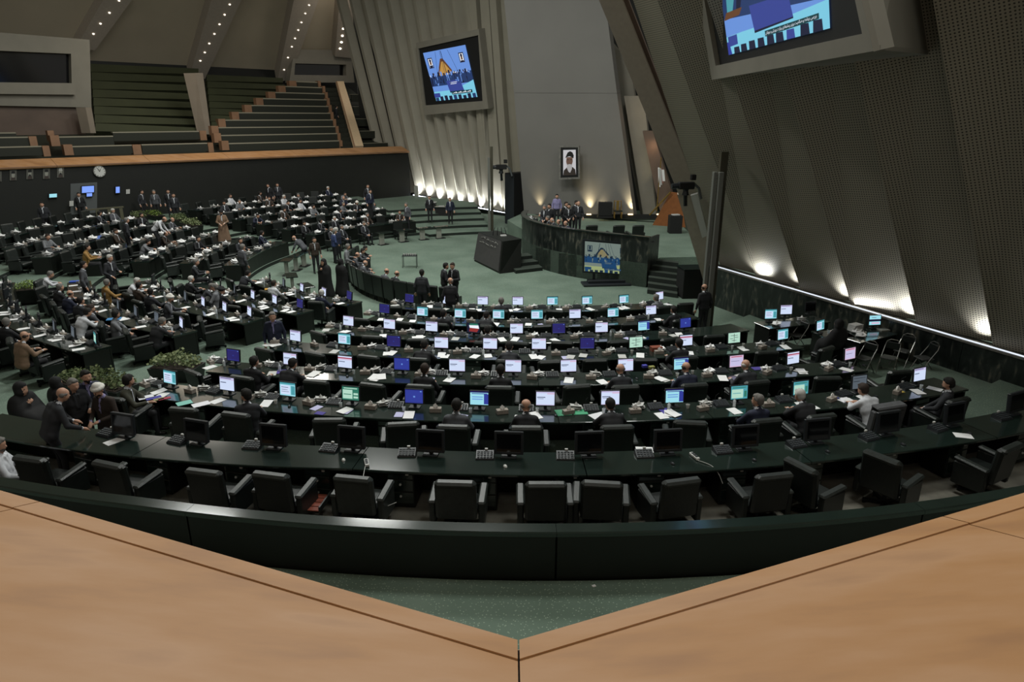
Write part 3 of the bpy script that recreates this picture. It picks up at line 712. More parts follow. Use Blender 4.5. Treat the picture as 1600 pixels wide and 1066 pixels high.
try:
    tm = text_mesh('بررسی برنامه و صلاحیت وزیر پیشنهادی وزارت ورزش و جوانان', 'em_white')
    co = np.array([v.co[:] for v in tm.vertices]); mn, mxx = co.min(0), co.max(0)
    bl, br, tr_, tl = pq
    def PP(u, v): return bl.lerp(br, u).lerp(tl.lerp(tr_, u), v) + SN * .03
    c0, c1, c3 = PP(.475, .083), PP(.92, .131), PP(.475, .118)
    for vtx in tm.vertices:
        a = (vtx.co.x - mn[0]) / (mxx[0] - mn[0]); b_ = (vtx.co.y - mn[1]) / (mxx[1] - mn[1])
        vtx.co = c0 + (c1 - c0) * a + (c3 - c0) * b_
    ob('caption', tm, pw_)
except Exception as ex:
    print('caption failed', ex)
# television on a low stand before the marble desk
base = at_z(947, 446, 0); tn = Vector((.12, -1, 0)).normalized(); 
def tp_(x, y, lift=0.): return hit(x, y, base + Vector((0, .25, 0)) + tn * lift, tn)
e = empty('television', (0, 0, 0))
cs = [tp_(910, 426), tp_(984, 432), tp_(986, 380), tp_(911, 374)]
ob('casing', MB().slab(cs, .1).mesh('tvcase', 'plastic'), e)
tq = [tp_(913, 423.5, .01), tp_(981.5, 429, .01), tp_(982.5, 383, .01), tp_(914, 377, .01)]
pic('picture', tq, dais_picture('em_tvsky', 'em_tvgold', 'em_tvdark', 'em_tvblue', 'em_tvdark', 'em_tvfloor', 'em_tvblue', 'em_tvblue', 'em_tvsky', 5), e, tn, 'em_tvsky')
for x in (926, 968): ob('leg', MB().slab([tp_(x, 446, -.05), tp_(x + 4, 446, -.05), tp_(x + 4, 425, -.05), tp_(x, 425, -.05)], .06).mesh('tvleg', 'metal_dark'), e)
ob('base', MB().box((base.x, base.y + .15, .05), (2.2, .8, .1), .1, .02).mesh('tvbase', 'plastic'), e)
ob('base_step', MB().box((base.x + .1, base.y + .25, .16), (1.9, .4, .12), .1, .02).mesh('tvbase2', 'plastic'), e)
tag(e, 'flat television on a low black stand in front of the marble desk', 'television')
# framed portrait on the grey wall
e = empty('framed_portrait', (0, 0, 0)); lf = .75
o_ = [dp(873, 281, lf), dp(906, 279.5, lf), dp(905, 228, lf), dp(873, 228, lf)]
i_ = [dp(876, 278, lf), dp(903.5, 277, lf), dp(903, 230.5, lf), dp(876, 230.5, lf)]
for a, b_ in ((0, 1), (1, 2), (2, 3), (3, 0)): ob('frame_bar', MB().slab([o_[a], o_[b_], i_[b_], i_[a]], .12).mesh('pf', 'gold_dark' if 'gold_dark' in MATS else 'stone'), e)
ob('mount', MB().slab([p - GN * .03 for p in i_], .05).mesh('mount', 'black'), e)
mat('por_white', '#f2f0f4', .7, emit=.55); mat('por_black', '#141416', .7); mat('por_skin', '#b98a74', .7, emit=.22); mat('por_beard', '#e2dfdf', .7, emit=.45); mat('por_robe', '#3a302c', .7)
pq2 = [dp(880, 274.5, lf), dp(900, 273.5, lf), dp(899.5, 234, lf), dp(880, 234.5, lf)]
pic('picture', pq2, [('por_robe', [(.0, 0), (1, 0), (.95, .22), (.75, .32), (.3, .32), (.05, .2)]), ('por_skin', [(.3, .36), (.68, .36), (.76, .55), (.74, .72), (.27, .72), (.24, .55)]),
    ('por_beard', [(.27, .48), (.34, .42), (.5, .46), (.66, .42), (.73, .48), (.68, .24), (.55, .1), (.42, .14), (.31, .28)]),
    ('por_black', [(.16, .68), (.26, .8), (.36, .9), (.55, .95), (.74, .9), (.84, .78), (.82, .66), (.66, .72), (.5, .75), (.33, .73)]),
    ('por_black', [(.33, .6), (.45, .61), (.45, .63), (.33, .63)]), ('por_black', [(.56, .61), (.68, .6), (.68, .63), (.56, .63)]), ('por_robe', [(.42, .445), (.6, .445), (.6, .46), (.42, .46)])], e, GN, 'por_white')
tag(e, 'framed portrait of a turbaned bearded man on the grey leaning wall', 'portrait')
# orange panel, flag and pole in the far gap
e = empty('leaning_panel', (0, 0, 0))
ob('sheet', MB().slab([Vector((*dp(1020, 343, 1.2).xy, PZ)), Vector((*dp(1072, 343, 1.2).xy, PZ)), dp(1062, 302, 1.2), dp(1048, 300, 1.2)], .06).mesh('sheet', 'orange_panel'), e)
ob('bar', MB().tube([dp(1015, 336, 1.35), dp(1048, 300, 1.35)], .05).mesh('bar', 'gold'), e)
tag(e, 'orange-brown sheet with a pale slanting bar behind the slanted beam', 'panel')
e = empty('flag', (0, 0, 0)); fl = MB()
for k in range(4):
    a = dp(1028 + k * 2.2, 262 + k, 1.0); b_ = dp(1029 + k * 2.4, 292 - 3 * k, 1.0)
    fl.slab([b_ + gn * .1 * (k % 2), b_ + gu * .12, a + gu * .12, a + gn * .1 * (k % 2)], .02, k % 3)
ob('cloth', fl.mesh('flagcloth', ['paper', 'paper_grey', 'print_flag' if mat('print_flag', '#8a5a50', .8) else '']), e)
ob('staff', MB().tube([dp(1026, 330, 1.0), dp(1033, 246, 1.0)], .03).mesh('staff', 'gold'), e)
tag(e, 'furled flag on a thin staff in the gap beside the slanted beam', 'flag')
# ---------------------------------------------------------------- tall posts
def post(name, specs, Y, label):
    e = empty(name, (0, 0, 0))
    for nm, x0, x1, yt_, yb, dy, mt in specs:
        a, b_ = at_y(x0, 400, Y), at_y(x1, 400, Y); top = at_y((x0 + x1) / 2, yt_, Y).z
        xc = (at_y((x0 + x1) / 2, yb, Y).x)
        ob(nm, MB().box((xc, Y + dy, max(.02, top / 2)), (abs(b_.x - a.x), .22, top), ch=.01).mesh(nm, mt), e)
    return tag(e, label, 'post')
mat('post_olive', '#3e3b2c', .6); mat('post_grey', '#6a6c66', .5, .2)
Yp = ep(1118, 240).y * .94
post('tall_post', [('timber_post', 1104, 1115, 237, 478, 0, 'post_olive'), ('steel_channel', 1100, 1107, 268, 478, -.3, 'post_grey'), ('steel_channel', 1094, 1099, 268, 478, -.15, 'post_grey')], Yp, 'tall posts of timber and steel channel beside the slanted beam')
post('tall_post', [('timber_post', 767, 771, 229, 346, 0, 'post_olive'), ('steel_channel', 763, 766.5, 246, 346, -.2, 'post_grey')], 46.0, 'tall slim post standing before the fluted wall by the lectern')
# black speaker cabinet left of the grey wall
e = empty('black_booth', (0, 0, 0)); a, b_, c_ = at_y(789, 330, 48), at_y(803, 331, 47.4), at_y(821, 328, 48.2)
zt = at_y(803, 273, 47.4).z
ob('side', MB().slab([Vector((a.x, a.y, .3)), Vector((b_.x, b_.y, .3)), Vector((b_.x, b_.y, zt)), Vector((a.x, a.y, zt))], .2).mesh('bs', 'plastic'), e)
ob('front', MB().slab([Vector((b_.x, b_.y, .3)), Vector((c_.x, c_.y, .3)), Vector((c_.x, c_.y, zt)), Vector((b_.x, b_.y, zt))], .2).mesh('bf', 'black'), e)
ob('roof', MB().prism([(a.x, a.y), (b_.x, b_.y), (c_.x, c_.y), (c_.x - .3, c_.y + 1)], zt, zt + .08).mesh('br', 'black'), e)
tag(e, 'tall black booth standing against the edge of the grey wall', 'booth')
# television cameras
def tvcam(P, rz, sc, label):
    e = empty('television_camera', P, rz); s = sc
    ob('body', MB().box((0, 0, 0), (.6 * s, .26 * s, .26 * s), ch=.03).mesh('cb', 'black'), e)
    ob('lens', MB().tube([(-.3 * s, 0, 0), (-.55 * s, 0, -.02)], .1 * s, 8).mesh('cl', 'plastic'), e)
    ob('viewfinder', MB().box((.25 * s, 0, .3 * s), (.18 * s, .2 * s, .2 * s), ch=.02).mesh('cv', 'black'), e)
    ob('head', MB().lathe([(.14 * s, -.35 * s), (.1 * s, -.2 * s), (.12 * s, -.13 * s)], n=8).mesh('ch', 'metal_dark'), e)
    ob('arm', MB().tube([(.25 * s, 0, .1 * s), (.5 * s, 0, -.1 * s), (.62 * s, 0, -.5 * s)], .05 * s).mesh('ca', 'plastic_grey'), e)
    ob('stand', MB().tube([(0, 0, -.35 * s), (.05, .05, -.75 * s)], .07 * s).mesh('cs', 'metal_dark'), e)
    tag(e, label, 'camera')
tvcam(bp_(1072, 290, 1.2), .1, 1.0, 'black television camera on an arm against the slanted beam')
tvcam(at_y(783, 261, 47.2), .2, 1.2, 'black television camera on top of the black booth')
# ================================================================== CURVED DESKS
DEPTH = .80
KNOB = MB().lathe([(.012, 0), (.022, .012), (.02, .03), (.004, .036)], n=6); KNOB = MB().add([(x, -z, y) for x, y, z in KNOB.v], KNOB.f).mesh('knob', 'plastic_white', fixn=True)
def drawer_unit_mesh():
    b = MB().box((0, 0, .35), (.46, .5, .66), ch=.006)
    for z in (.2, .43, .6): b.box((0, -.256, z), (.42, .012, .2 if z < .5 else .09), ch=.004, mi=1)
    b.box((.12, -.27, .655), (.05, .02, .035), mi=2)
    return b.mesh('drawer_unit', ['panel_dark', 'lacquer', 'plastic_white'])
DRAWER = drawer_unit_mesh()
def desk(rf, p0, p1, z, seats, label, drawers=True, group=None, step=1.2):
    e = empty('curved_desk', pol((p0 + p1) / 2, rf((p0 + p1) / 2) - .4, z)); base = e.location.copy()
    phs = frange(p0, p1, step); rel = lambda me: me
    def put(nm, b, m_):
        b.v = [(x - base.x, y - base.y, zz - base.z) for x, y, zz in b.v]; return ob(nm, b.mesh(nm, m_, fixn=True), e)
    n = max(1, round(len(seats) / 2)); ed = [lerp(p0, p1, i / n) for i in range(n + 1)]
    for a, c in zip(ed[:-1], ed[1:]):          # worktop in jointed lengths
        put('worktop', MB().sweep([(-DEPTH, .7), (-DEPTH, .75), (-.012, .75), (0, .74), (0, .712), (-.012, .7)], frange(a + .02, c - .02, step), rf, z), 'lacquer')
    put('front_panel', MB().sweep([(-DEPTH + .03, 0), (-DEPTH + .03, .7), (-DEPTH + .07, .7), (-DEPTH + .07, 0)], phs, rf, z), 'panel_dark')
    for ph in (p0, p1):
        q = [pol(ph, rf(ph) - .72, z), pol(ph, rf(ph) - .06, z), pol(ph, rf(ph) - .06, z + .7), pol(ph, rf(ph) - .72, z + .7)]
        put('end_panel', MB().slab(q if ph == p1 else q[::-1], .05), 'panel_dark')
    if drawers:
        for s in seats:
            ph = s - math.degrees(.42 / rf(s)) * -1
            if not (min(p0, p1) + 1 < ph < max(p0, p1) - 1): continue
            c = pol(ph, rf(ph) - .36, z); d = ob('drawer_unit', DRAWER, e, c - base, math.radians(-ph))
            for kz in (.24, .46): ob('knob', KNOB, d, (0, -.262, kz))
    return tag(e, label, 'desk', group)
# ================================================================== ARMCHAIR and other repeated things
def chair_parts(worn=False, arm=1.0):
    L = 'leather_worn' if worn else 'leather'
    back = MB().box((0, -.30, .69), (.64, .13, .70), ch=.04, rx=.10).mesh('backrest', L)
    pad = MB().box((0, -.355, 1.0), (.60, .15, .10), ch=.035, rx=.1).mesh('head_roll', 'leather_worn')
    seat = MB().box((0, .02, .41), (.62, .60, .13), ch=.04).mesh('seat', L)
    af = MB().box((0, .0, .635), (.13, .56, .065), ch=.025, rx=.10).mesh('arm_pad', 'leather_worn')
    sidep = MB().box((0, .0, .40), (.10, .54, .42), ch=.02).mesh('arm_side', L)
    ped = MB().lathe([(.035, .08), (.035, .34), (.12, .345)], n=8).mesh('pedestal', 'metal_dark')
    base = MB()
    for k in range(5):
        a = k * 2 * math.pi / 5; base.box((math.cos(a) * .16, math.sin(a) * .16, .06), (.33, .05, .05), a)
        base.lathe([(.03, 0), (.03, .05)], (math.cos(a) * .3, math.sin(a) * .3, 0), 6)
    base = base.mesh('star_base', 'metal_dark')
    return [('base', base, (0, 0, 0), 0, [('pedestal', ped, (0, 0, 0), 0)]), ('seat', seat, (0, 0, 0), 0), ('backrest', back, (0, 0, 0), 0, [('head_roll', pad, (0, 0, 0), 0)]),
            ('armrest', sidep, (-.385, 0, 0), 0, [('arm_pad', af, (0, 0, 0), 0)]), ('armrest', sidep, (.385, 0, 0), 0, [('arm_pad', af, (0, 0, 0), 0)])]
CH, CHW = chair_parts(), chair_parts(True)
def chair4_parts():      # guest armchair with legs, standing in the front ring
    back = MB().box((0, -.27, .68), (.66, .12, .9), ch=.03, rx=.08).mesh('backrest', 'leather')
    seat = MB().box((0, .04, .40), (.6, .58, .14), ch=.03).mesh('seat', 'leather')
    arm = MB().box((0, .03, .5), (.09, .56, .34), ch=.03).mesh('armrest', 'leather')
    leg = MB().box((0, 0, .17), (.05, .05, .34)).mesh('leg', 'black')
    return [('seat', seat, (0, 0, 0), 0), ('backrest', back, (0, 0, 0), 0), ('armrest', arm, (-.34, 0, 0), 0), ('armrest', arm, (.34, 0, 0), 0)] + \
           [('leg', leg, (x, y, 0), 0) for x in (-.28, .28) for y in (-.2, .28)]
CH4 = chair4_parts()
def chair(ph, r, z, tw, label, group, parts=None, extra=0.):
    build('armchair', parts or CH, pol(ph, r, z), math.radians(-ph) + tw, label, 'chair', group)
# --- monitors: screen faces local -Y
def screen_mesh(kind):
    w_, h_ = .345, .262; b = MB(); names = []
    def q(m_, u0, v0, u1, v1, k):
        if m_ not in names: names.append(m_)
        y = -.002 - .0008 * k
        b.add([(lerp(-w_ / 2, w_ / 2, u0), y, lerp(-h_ / 2, h_ / 2, v0)), (lerp(-w_ / 2, w_ / 2, u1), y, lerp(-h_ / 2, h_ / 2, v0)), (lerp(-w_ / 2, w_ / 2, u1), y, lerp(-h_ / 2, h_ / 2, v1)), (lerp(-w_ / 2, w_ / 2, u0), y, lerp(-h_ / 2, h_ / 2, v1))], [(0, 1, 2, 3)], names.index(m_))
    if kind == 'white': q('em_page', 0, 0, 1, 1, 0); q('em_lav', 0, .9, 1, 1, 1); q('em_pink', .6, .82, 1, .9, 1); q('em_text', .05, .56, .5, .62, 1); q('em_text', .08, .47, .4, .5, 1); q('em_lav', .0, 0, 1, .06, 1)
    elif kind == 'lav': q('em_lav', 0, 0, 1, 1, 0); q('em_page', 0, 0, 1, .8, 1); q('em_text', .05, .56, .45, .62, 2); q('em_purple', .05, .9, .8, .95, 2)
    elif kind == 'cyan': q('em_cyan', 0, 0, 1, 1, 0); q('em_teal', 0, .86, 1, 1, 1); q('em_page', .05, .1, .66, .8, 1); q('em_teal', .72, .1, .97, .78, 1); q('em_text', .1, .62, .55, .66, 2); q('em_text', .1, .45, .5, .48, 2); q('em_text', .1, .3, .58, .33, 2)
    elif kind == 'blue': q('em_blue', 0, 0, 1, 1, 0); q('em_purple', .03, .04, .97, .06, 1); q('em_sky', .46, .42, .56, .54, 1); q('em_sky', .84, .84, .93, .92, 1); q('em_purple', .03, .94, .97, .96, 1)
    elif kind == 'purple': q('em_purple', 0, 0, 1, 1, 0); q('em_blue', .04, .05, .96, .08, 1); q('em_blue', .46, .42, .54, .52, 1); q('em_sky', .86, .86, .93, .92, 1); q('em_blue', .04, .92, .96, .95, 1)
    elif kind == 'green': q('em_green', 0, 0, 1, 1, 0); q('em_mint', .04, .1, .62, .78, 1); q('em_green', .1, .4, .55, .46, 2); q('em_mint', .68, .15, .95, .3, 1); q('em_mint', .68, .4, .95, .55, 1); q('em_mint', .1, .85, .9, .92, 1)
    elif kind == 'red': q('em_page', 0, 0, 1, 1, 0); q('em_red', 0, .78, 1, .88, 1); q('em_pink', 0, .68, 1, .76, 1); q('em_text', .06, .48, .5, .54, 1)
    elif kind == 'pink': q('em_pink', 0, 0, 1, 1, 0); q('em_lav', .05, .08, .95, .78, 1); q('em_red', .1, .86, .9, .92, 1); q('em_text', .1, .5, .7, .53, 2)
    elif kind == 'teal': q('em_teal', 0, 0, 1, 1, 0); q('em_mint', .05, .08, .74, .74, 1); q('em_green', .1, .84, .9, .9, 1); q('em_teal', .12, .42, .6, .47, 2); q('em_green', .8, .15, .95, .6, 1)
    elif kind == 'table': q('em_cyan', 0, 0, 1, 1, 0); q('em_purple', 0, .9, 1, 1, 1); q('em_rost', .08, .8, .95, .86, 1); q('em_sky', .1, .55, .7, .62, 1); q('em_sky', .1, .38, .7, .45, 1); q('em_blue', .76, .05, 1, .8, 1)
    elif kind == 'plan': q('em_mint', 0, 0, 1, 1, 0); q('em_dimtext', .3, .2, .7, .24, 1); q('em_dimtext', .15, .4, .4, .44, 1); q('em_dimtext', .55, .5, .85, .54, 1); q('em_dimtext', .2, .7, .8, .74, 1); q('em_dimtext', .48, .1, .52, .9, 1)
    elif kind == 'dim': q('em_dim', 0, 0, 1, 1, 0); q('em_dimtext', .06, .55, .5, .6, 1); q('em_dimtext', .06, .8, .9, .84, 1)
    elif kind == 'flag': q('em_navy', 0, 0, 1, 1, 0); b.add([(-.12, -.004, -.1), (.1, -.004, -.12), (.16, -.004, -.02), (-.1, -.004, .0)], [(0, 1, 2, 3)], (names.append('em_flagred') or len(names) - 1)); b.add([(-.1, -.005, .0), (.16, -.005, -.02), (.14, -.005, .07), (-.12, -.005, .07)], [(0, 1, 2, 3)], (names.append('em_white') or len(names) - 1)); b.add([(-.12, -.004, .07), (.14, -.004, .07), (.12, -.004, .12), (-.1, -.004, .12)], [(0, 1, 2, 3)], (names.append('em_green') or len(names) - 1))
    elif kind == 'split': q('em_cyan', 0, 0, 1, 1, 0); q('em_navy', 0, .36, 1, .6, 1); q('em_text', .2, .75, .6, .8, 1); q('em_pink', .2, .1, .9, .28, 1)
    else: q('screen_off', 0, 0, 1, 1, 0)
    return b.mesh('screen_' + kind, names)
SCRM = {}
def frame_mesh(bz, th, nm):
    w_, h_ = .345 + 2 * bz, .262 + 2 * bz; b = MB()
    b.box((0, th / 2 + .004, 0), (w_, th, h_), ch=.008)
    for x in (-1, 1): b.box((x * (.1725 + bz / 2), -.002, 0), (bz, .014, h_), ch=.003)
    for z in (-1, 1): b.box((0, -.002, z * (.131 + bz / 2)), (.345, .014, bz), ch=.003)
    return b.mesh(nm, 'plastic')
CASE, CASE_OLD = frame_mesh(.016, .035, 'slim_casing'), frame_mesh(.035, .05, 'thick_casing')
FOOT = MB().box((0, .02, .008), (.22, .16, .016), ch=.005).box((0, .05, .06), (.06, .03, .12)).mesh('monitor_foot', 'plastic')
KINDS = {'white': 'white page', 'lav': 'lavender page', 'cyan': 'cyan page', 'blue': 'bright blue', 'purple': 'deep purple', 'green': 'green table', 'red': 'red page', 'pink': 'pink page', 'teal': 'teal page',
         'table': 'blue table', 'plan': 'seating plan', 'dim': 'grey page', 'flag': 'tricolour flag', 'off': 'dark screen', 'split': 'banded page'}
def monitor(P, rz, kind, where, old=False, tilt=-.12, nth=''):
    if kind not in SCRM: SCRM[kind] = screen_mesh(kind)
    e = empty('monitor', P, rz)
    zc = .235 if not old else .215
    c = ob('casing', CASE_OLD if old else CASE, e, (0, 0, zc), 0, tilt); ob('screen', SCRM[kind], c, (0, -.001, 0))
    ob('stand', FOOT, e)
    e.scale = (1.2, 1.1, 1.22) if old else (1.08, 1.08, 1.08)
    tag(e, ('thick-framed dark monitor' if old else 'monitor showing a ' + KINDS[kind]) + nth + ' on ' + where, 'monitor', 'monitors on ' + where)
CONS_B = MB().add([(-.16, -.11, 0), (.16, -.11, 0), (.16, .11, 0), (-.16, .11, 0), (-.15, -.1, .03), (.15, -.1, .03), (.15, .1, .085), (-.15, .1, .085)],
                  [(0, 1, 5, 4), (1, 2, 6, 5), (2, 3, 7, 6), (3, 0, 4, 7), (4, 5, 6, 7), (3, 2, 1, 0)]).mesh('console_body', 'plastic')
kb = MB()
for i in range(5):
    for j in range(4): kb.box((-.11 + i * .055, -.07 + j * .043, .042 + j * .0118), (.044, .03, .01), mi=0)
KEYS = kb.mesh('keypad', 'keys')
CARD = MB().box((.02, .105, .1), (.05, .03, .03)).mesh('card', 'plastic_white')
MIC = MB().tube([(-.1, .08, .08), (-.1, .06, .2), (-.08, -.02, .28)], .006, 4).mesh('gooseneck', 'black')
def console(P, rz, where, mic=False, by=''):
    e = empty('voting_console', P, rz); ob('body', CONS_B, e); ob('keypad', KEYS, e); ob('card', CARD, e)
    if mic: ob('microphone', MIC, e)
    tag(e, 'black voting console ' + by + 'on ' + where, 'console', 'voting consoles on ' + where)
TB_ = MB().box((0, 0, .045), (.24, .12, .09), ch=.004).mesh('tissue_carton', 'card_box')
tv = [(-.04, 0, .09), (0, -.03, .088), (.05, .01, .09), (.01, .035, .09), (-.05, -.01, .15), (.0, .0, .19), (.045, -.02, .15), (.02, .04, .14)]
TT = MB().add(tv, [(0, 1, 4), (1, 5, 4), (1, 2, 6), (1, 6, 5), (2, 3, 7), (2, 7, 6), (3, 0, 4), (3, 4, 7), (4, 5, 7), (5, 6, 7)]).mesh('tissue', 'tissue')
def tissue(P, rz, where, nth=''):
    e = ob('tissue_box', TB_, None, P, rz); ob('tissue', TT, e)
    tag(e, 'grey tissue box ' + nth + 'on ' + where, 'tissue box', 'tissue boxes on ' + where)
def sheet_mesh(m_, w_=.21, h_=.297, bend=0.):
    b = MB(); P = []; Fs = []
    for i in range(4):
        for j in range(2): P.append((lerp(-w_ / 2, w_ / 2, j), lerp(-h_ / 2, h_ / 2, i / 3), .004 + bend * (i / 3) ** 2))
    for i in range(3): Fs.append((i * 2, i * 2 + 1, i * 2 + 3, i * 2 + 2))
    n = len(P); b.add(P + [(x, y, z - .004) for x, y, z in P], Fs + [tuple(n + k for k in f[::-1]) for f in Fs] + [(0, n, n + 1, 1), (6, 7, n + 7, n + 6)]); return b.mesh('sheet', m_)
SHEET = [sheet_mesh('paper'), sheet_mesh('paper', bend=.03), sheet_mesh('paper_grey'), sheet_mesh('paper_lilac', .17, .24)]
def paper(P, rz, where, k=0):
    o = ob('paper_sheet', SHEET[k], None, P, rz)
    tag(o, ('white paper sheet', 'curling white paper sheet', 'greyish paper sheet', 'lilac leaflet')[k] + ' lying on ' + where, 'paper', 'papers on ' + where)
pm = MB()
for i in range(4):
    a = i * 1.3; c_, s_ = math.cos(a), math.sin(a)
    pts = [(-.12, -.09, .01 + .012 * i), (.12, -.08, .012 + .014 * i), (.13, .09, .02 + .03 * i), (-.11, .1, .03 + .02 * i)]
    pm.slab([(x * c_ - y * s_, x * s_ + y * c_, z) for x, y, z in pts], .006)
pm.add([(-.05, -.03, .06), (.05, -.04, .07), (.06, .04, .06), (-.04, .05, .07), (0, 0, .16)], [(0, 1, 4), (1, 2, 4), (2, 3, 4), (3, 0, 4), (3, 2, 1, 0)])
PILE = pm.mesh('paper_pile', 'paper'); PILE2 = pm.mesh('paper_pile_grey', 'paper_grey')
def pile(P, rz, where, g=False, sc=1.):
    o = ob('paper_pile', PILE2 if g else PILE, None, P, rz); o.scale = (sc,) * 3
    tag(o, ('greyish' if g else 'white') + ' crumpled heap of papers on ' + where, 'papers', 'paper heaps on ' + where)
GL = MB().lathe([(.028, 0), (.036, .1), (.031, .1), (.024, .012)], n=8).mesh('tumbler', 'glass_tumbler')
CUP = MB().lathe([(.03, 0), (.042, .085), (.037, .085), (.026, .01)], n=8).mesh('cup', 'plastic_white')
BOT = MB().lathe([(.032, 0), (.034, .13), (.012, .17), (.012, .19)], n=8).mesh('bottle', 'glass_tumbler')
def vessel(P, where, k):
    tag(ob(('water_glass', 'paper_cup', 'water_bottle')[k], (GL, CUP, BOT)[k], None, P), ('clear water glass', 'white paper cup', 'small clear water bottle')[k] + ' on ' + where, ('glass', 'cup', 'bottle')[k], ('glasses', 'cups', 'bottles')[k] + ' on ' + where)
ms = MB().lathe([(.05, 0), (.05, .012), (.035, .03), (.01, .036)], n=8); ms.v = [(x * .65, y, z) for x, y, z in ms.v]
MOUSE = ms.mesh('mouse', 'plastic'); MOUSE_W = ms.mesh('mouse_w', 'plastic_white')
PH = MB().box((0, 0, .03), (.11, .2, .05), ch=.01).box((0, .02, .065), (.05, .19, .03), ch=.01).mesh('phone', 'plastic')
# ================================================================== CENTRE BLOCK
PXS = {6: [225, 325, 434, 549, 672, 795, 921, 1044, 1165, 1278, 1386, 1484, 1573],
       5: [289, 369, 457, 551, 648, 749, 852, 953, 1052, 1150, 1241, 1325, 1407],
       4: [399, 472, 548, 631, 715, 802, 888, 976, 1059, 1138, 1214, 1284],
       3: [485, 550, 620, 691, 766, 842, 917, 991, 1064, 1130, 1192],
       2: [554, 613, 676, 740, 807, 873, 939, 1003, 1064],
       1: [608, 663, 720, 779, 839, 898, 956, 1012],
       0: [653, 704, 755, 809, 863, 915, 966, 1014]}
SCR = {5: 'cyan lav cyan green blue table white white table teal teal dim lav'.split(), 4: 'purple white red blue white white white white table pink red pink'.split(),
       3: 'lav cyan purple white white white purple plan red plan cyan'.split(), 2: 'white white lav flag white purple white table blue'.split(),
       1: 'purple cyan cyan cyan cyan lav cyan lav'.split(), 0: 'purple lav lav lav cyan cyan cyan white'.split(), 6: ['off'] * 13}
WHERE = {6: 'the bare desk facing the dark parapet', 5: 'the second desk from the dark parapet', 4: 'the third desk from the dark parapet', 3: 'the fourth desk from the dark parapet',
         2: 'the fifth desk from the dark parapet', 1: 'the sixth desk from the dark parapet', 0: 'the curved desk nearest the marble platform'}
SPAN = {6: (-30, 26.5), 5: (-26.3, 24), 4: (-24.7, 24), 3: (-26, 24.5), 2: (-27, 24.6), 1: (-27, 24.8), 0: (-29, 27)}
SEAT = {}
def phi_on(px, r, z, yguess):
    """angle on the arc of radius r (height z) whose projection has this pixel column"""
    lo, hi = -40., 40.
    def col(ph):
        p = pol(ph, r, z) - EYE; zc = p.y * _c - p.z * _s; return 800 + F_PX * p.x / zc
    for _ in range(40):
        mdl = (lo + hi) / 2
        if col(mdl) > px: lo = mdl
        else: hi = mdl
    return (lo + hi) / 2
rg = random.Random(4)
for k in range(7):
    z = STEP * k; rf = CEN[k]; p0, p1 = SPAN[k]; wh = WHERE[k]
    seats = [phi_on(x, rf(0) - .6, z + .9, 0) for x in PXS[k]]; SEAT[k] = seats
    desk(rf, p0, p1, z, seats, ('long dark lacquered desk, ' + {6: 'bare, facing the dark parapet', 0: 'closest to the marble platform'}[k]) if k in (0, 6) else 'long dark curved desk, ' + wh.replace('the ', '').replace(' desk', '') , k > 0, 'curved desks of the middle block')
    for i, ph in enumerate(seats):
        r = rf(ph); rz = math.radians(-ph); dx = lambda m_, rr=r: math.degrees(m_ / rr)     # + moves left
        T = lambda off, dr, zz=.752: pol(ph + dx(-off), r - dr, z + zz)       # off: right (+) in m, dr: depth from the sitting edge
        monitor(T(0, .6 if k < 6 else .62), rz + rg.uniform(-.06, .06), SCR[k][i], wh, k == 6, -.12, ', ' + ORDN[i] + ' from planters,')
        console(T(-.42 if k == 6 else -.40, .6), rz + rg.uniform(-.1, .1), wh, k < 6 and rg.random() < .4, ORDN[i] + ' from the planter aisle ')
        if k == 6:
            if i in (3, 5, 7, 8, 9, 10, 11): 
                o = ob('computer_mouse', MOUSE_W if i in (3, 5) else MOUSE, None, T(-.02 if i != 5 else -.05, .22 + .05 * (i % 2)), rz + .4)
                tag(o, ('white' if i in (3, 5) else 'black') + ' computer mouse on the bare desk facing the dark parapet', 'mouse', 'mice on the bare desk')
        else:
            tissue(T(-.90 if i else -.62, .42), rz + rg.uniform(-.4, .4), wh, ORDN[i] + ' from the planter aisle ')
            if rg.random() < .75: pile(T(-.70 - .06 * rg.random(), .66), rz + rg.uniform(-1, 1), wh, rg.random() < .5)
            if rg.random() < .8: vessel(T(-.17, .42 + rg.uniform(-.06, .06)), wh, rg.choice([0, 0, 1, 2]))
            if rg.random() < .35: vessel(T(.27, .5), wh, rg.choice([0, 1, 2]))
            for _ in range(rg.choice([1, 1, 2, 2, 3])): paper(T(rg.uniform(-.7, .2), rg.uniform(.17, .31), .752 + .006 * _), rz + rg.uniform(-.5, .5), wh, rg.choice([0, 0, 0, 1, 1, 2, 3]))
            if rg.random() < .35: tag(ob('computer_mouse', MOUSE, None, T(.2, .3), rz + .3), 'black computer mouse on ' + wh, 'mouse', 'mice on ' + wh)
OCC = {5: [396, 713, 822, 958, 1178, 1256, 1350, 1443], 4: [418, 462, 664, 782, 970, 1070, 1157], 3: [660, 795, 1057], 2: [760], 1: [693, 758, 1048], 0: [783, 1012]}
OCCPHI = {k: [phi_on(x, CEN[k](0) + .4, STEP * k + 1.1, 0) for x in v] for k, v in OCC.items()}
